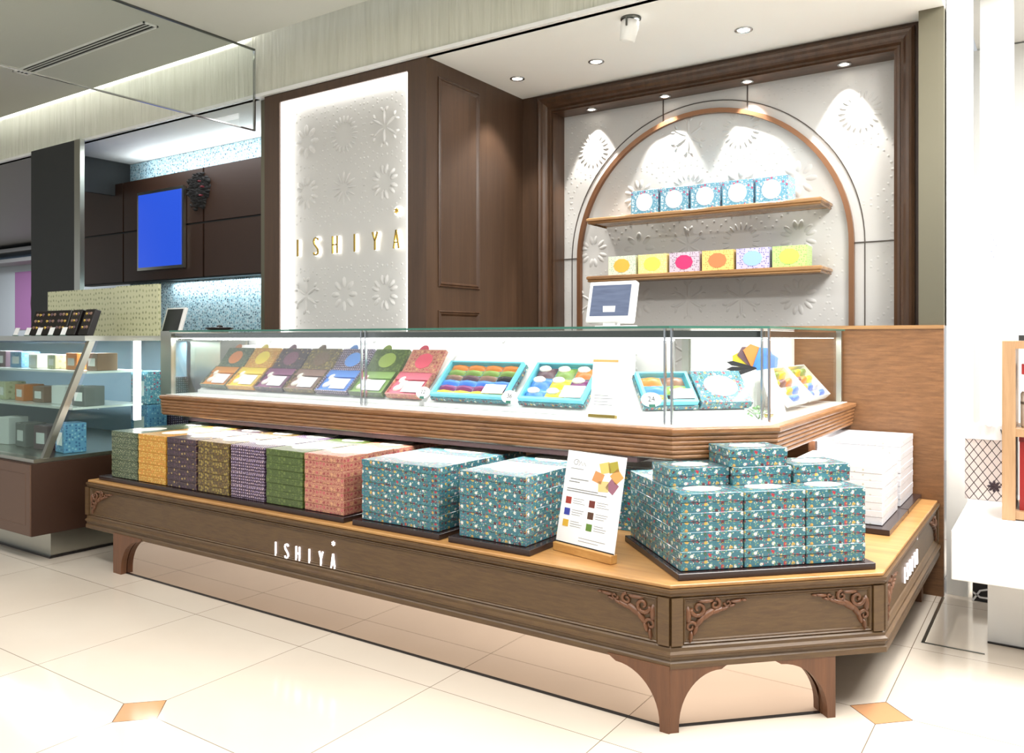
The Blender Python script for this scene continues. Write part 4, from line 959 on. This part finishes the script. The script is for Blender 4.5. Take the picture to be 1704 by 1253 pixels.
MB().lathe([(.02, .036), (.015, .045), (.004, .048)], 12).build('knob', M['black'], bo)
struct('wall_low_left', MB().box(-4.60, -4.26, 3.12, 3.40, 0, 1.236), M['steel'])
struct('trim_8', MB().box(-4.50, -4.32, 3.86, 3.88, 1.1, 1.62), M['p_cream'])

# ---------------------------------------------------------------- right-hand side: white walls and white display
struct('wall_right_near', MB().box(-.440, -.353, 4.30, 4.60, 0, 3.05), M['white'])
struct('wall_right_mid', MB().box(-.352, -.20, 5.0, 5.1, 0, 3.05), M['white'])
struct('wall_right_far', MB().box(-.60, 3, 6.0, 6.1, 0, 3.05), M['white'])
wp_ = Fix('white_display_plinth', (.2, 3.9, 0), 'glossy white display block with overhanging top at the right edge', 'display plinth')
wp_.part('base', MB().box(-.235, .80, 3.705, 4.40, .006, .318), M['white_gloss']); wp_.part('floor_seal', MB().box(-.235, .8, 3.695, 3.705, 0, .006), M['black']); wp_.part('top_block', MB().box(-.328, .80, 3.356, 4.27, .319, .50), M['white_gloss'], bevel=.003)
bs = Fix('wooden_shelf_frame', (.05, 3.80, .5), 'pale wooden open shelf frame standing on the white display block', 'shelf')
for x in (-.184, .30): bs.part('side_board', MB().box(x, x + .044, 3.655, 3.95, .501, 1.19), M['oak_pale'])
for z in (.505, .822, 1.16): bs.part('shelf', MB().box(-.140, .30, 3.665, 3.94, z, z + .03), M['oak_pale'])
t = Fix('red_box', (-.04, 3.8, .536), 'dark red box on the lowest shelf of the wooden frame', 'box'); t.part('carton', MB().box(-.128, .04, 3.70, 3.90, .536, .800), plain('dark red', (150, 24, 22), .45)); t.part('lid', MB().box(-.13, .042, 3.698, 3.902, .801, .82), plain('darker red', (120, 20, 20), .45))
t = Fix('white_canister', (-.04, 3.8, .853), 'white canister with grey band on the middle shelf', 'canister'); t.part('body', MB().lathe([(.07, 0), (.072, .01), (.072, .13), (.066, .14)], 20, Matrix.Translation((-.055, 3.77, .853))), M['white_gloss']); t.part('band', MB().lathe([(.0725, .09), (.0725, .10)], 20, Matrix.Translation((-.055, 3.77, .853)), cap=False), M['grey']); 
t = Fix('red_scarf_box', (-.04, 3.8, 1.02), 'small red and white parcel above the white canister', 'box'); t.part('parcel', MB().box(-.12, .0, 3.72, 3.86, .994, 1.06), M['paper']); t.part('red_top', MB().box(-.122, .002, 3.718, 3.862, 1.061, 1.10), SACH['red'])
t = Fix('dark_tray', (.05, 3.8, 1.19), 'dark flat tray on top of the wooden frame', 'tray'); t.part('board', MB().box(-.13, .2, 3.68, 3.92, 1.191, 1.199), M['paper']); t.part('rim', MB().box(-.13, .2, 3.675, 3.68, 1.191, 1.212), M['dark'])
# bag with diamond lattice
g = NG('lattice print'); v = g.uv(); sx = g.n('ShaderNodeSeparateXYZ', {0: v}); 
def lat(sg): 
    t_ = g.math('ADD', g.math('DIVIDE', sx.outputs[0], .034), g.math('MULTIPLY', g.math('DIVIDE', sx.outputs[1], .048), sg)); return g.math('LESS_THAN', g.math('ABSOLUTE', g.math('SUBTRACT', g.math('FRACT', t_), .5)), .055)
mk_ = g.math('MAXIMUM', lat(1.), lat(-1.)); M['lattice'] = g.set(col=g.mix(mk_, lin((222, 212, 208)), lin((50, 30, 34))), rough=.5)
bg = thing('gift_bag', (-.268, 4.10, .501), 'pale gift bag with dark diamond lattice pattern beside the wooden shelf frame', 'bag')
MB().prism([(-.075, -.05), (.075, -.05), (.075, .05), (-.075, .05)], 0, .27).build('bag_body', M['lattice'], bg)
b = MB(); random.seed(2)
rows = [[(-.075 + .15 * k / 20, -.05 + random.uniform(-.008, .004) - (.004 if z_ else 0), z_ + random.uniform(0, .012 if z_ > .28 else 0)) for k in range(21)] for z_ in (.262, .29, .318)]
MB().grid(rows).build('tissue_frill', M['paper'], bg); MB().grid([[(x, y + .10, z) for x, y, z in r_] for r_ in rows]).build('tissue_frill', M['paper'], bg)
b = MB(); [b.dome(.035 + .014 * math.cos(a), .062 + .014 * math.sin(a), .014, .006, a, .006, FY(0, -.0502, 0), n=6) for a in [k * PI / 4 for k in range(8)]]; b.build('flower_print', plain('dark flower print', (60, 44, 52), .6), bg)
b = MB(); b.tube([(.07, -.052, .20), (.072, -.055, .27), (.06, -.056, .31)], .003, 6); b.build('ribbon', SACH['black'], bg)
t = thing('dark_ornament_box', (-.30, 4.30, .0), 'small dark patterned object on the floor under the white display block', 'box')
MB().box(-.03, .03, -.04, .04, 0, .10).build('carton', M['black'], t); b = MB(); b.ribbon([(-.03, .0), (0, .05), (.03, .06)], .008, .0005, .002, FY(0, -.04, 0)); b.ribbon([(-.03, .04), (0, .02), (.03, .02)], .008, .0005, .002, FY(0, -.04, 0)); b.build('stripe', M['paper'], t)
# small blue lettering on the white wall
ft = thing('wall_lettering', (-.285, 4.995, 1.75), 'faint pale blue vertical lettering on the white wall at right', 'sign')
pb = plain('pale blue print', (176, 178, 226), .6); b = MB(); random.seed(9)
for k in range(5): b.box(-.018, .018, -.03 * k, -.03 * k + .004, 0, .001, FY(0, 0, 0)); b.box(-.016 + .01 * (k % 3), -.012 + .01 * (k % 3), -.03 * k - .015, -.03 * k + .004, 0, .001, FY(0, 0, 0))
b.build('characters', pb, ft)
# floor thresholds
struct('trim_9', MB().box(-.452, -.440, 3.565, 4.232, 0, .003), M['steel'])
struct('trim_10', MB().box(-.452, -.235, 3.555, 3.562, 0, .003), M['steel_dark'])
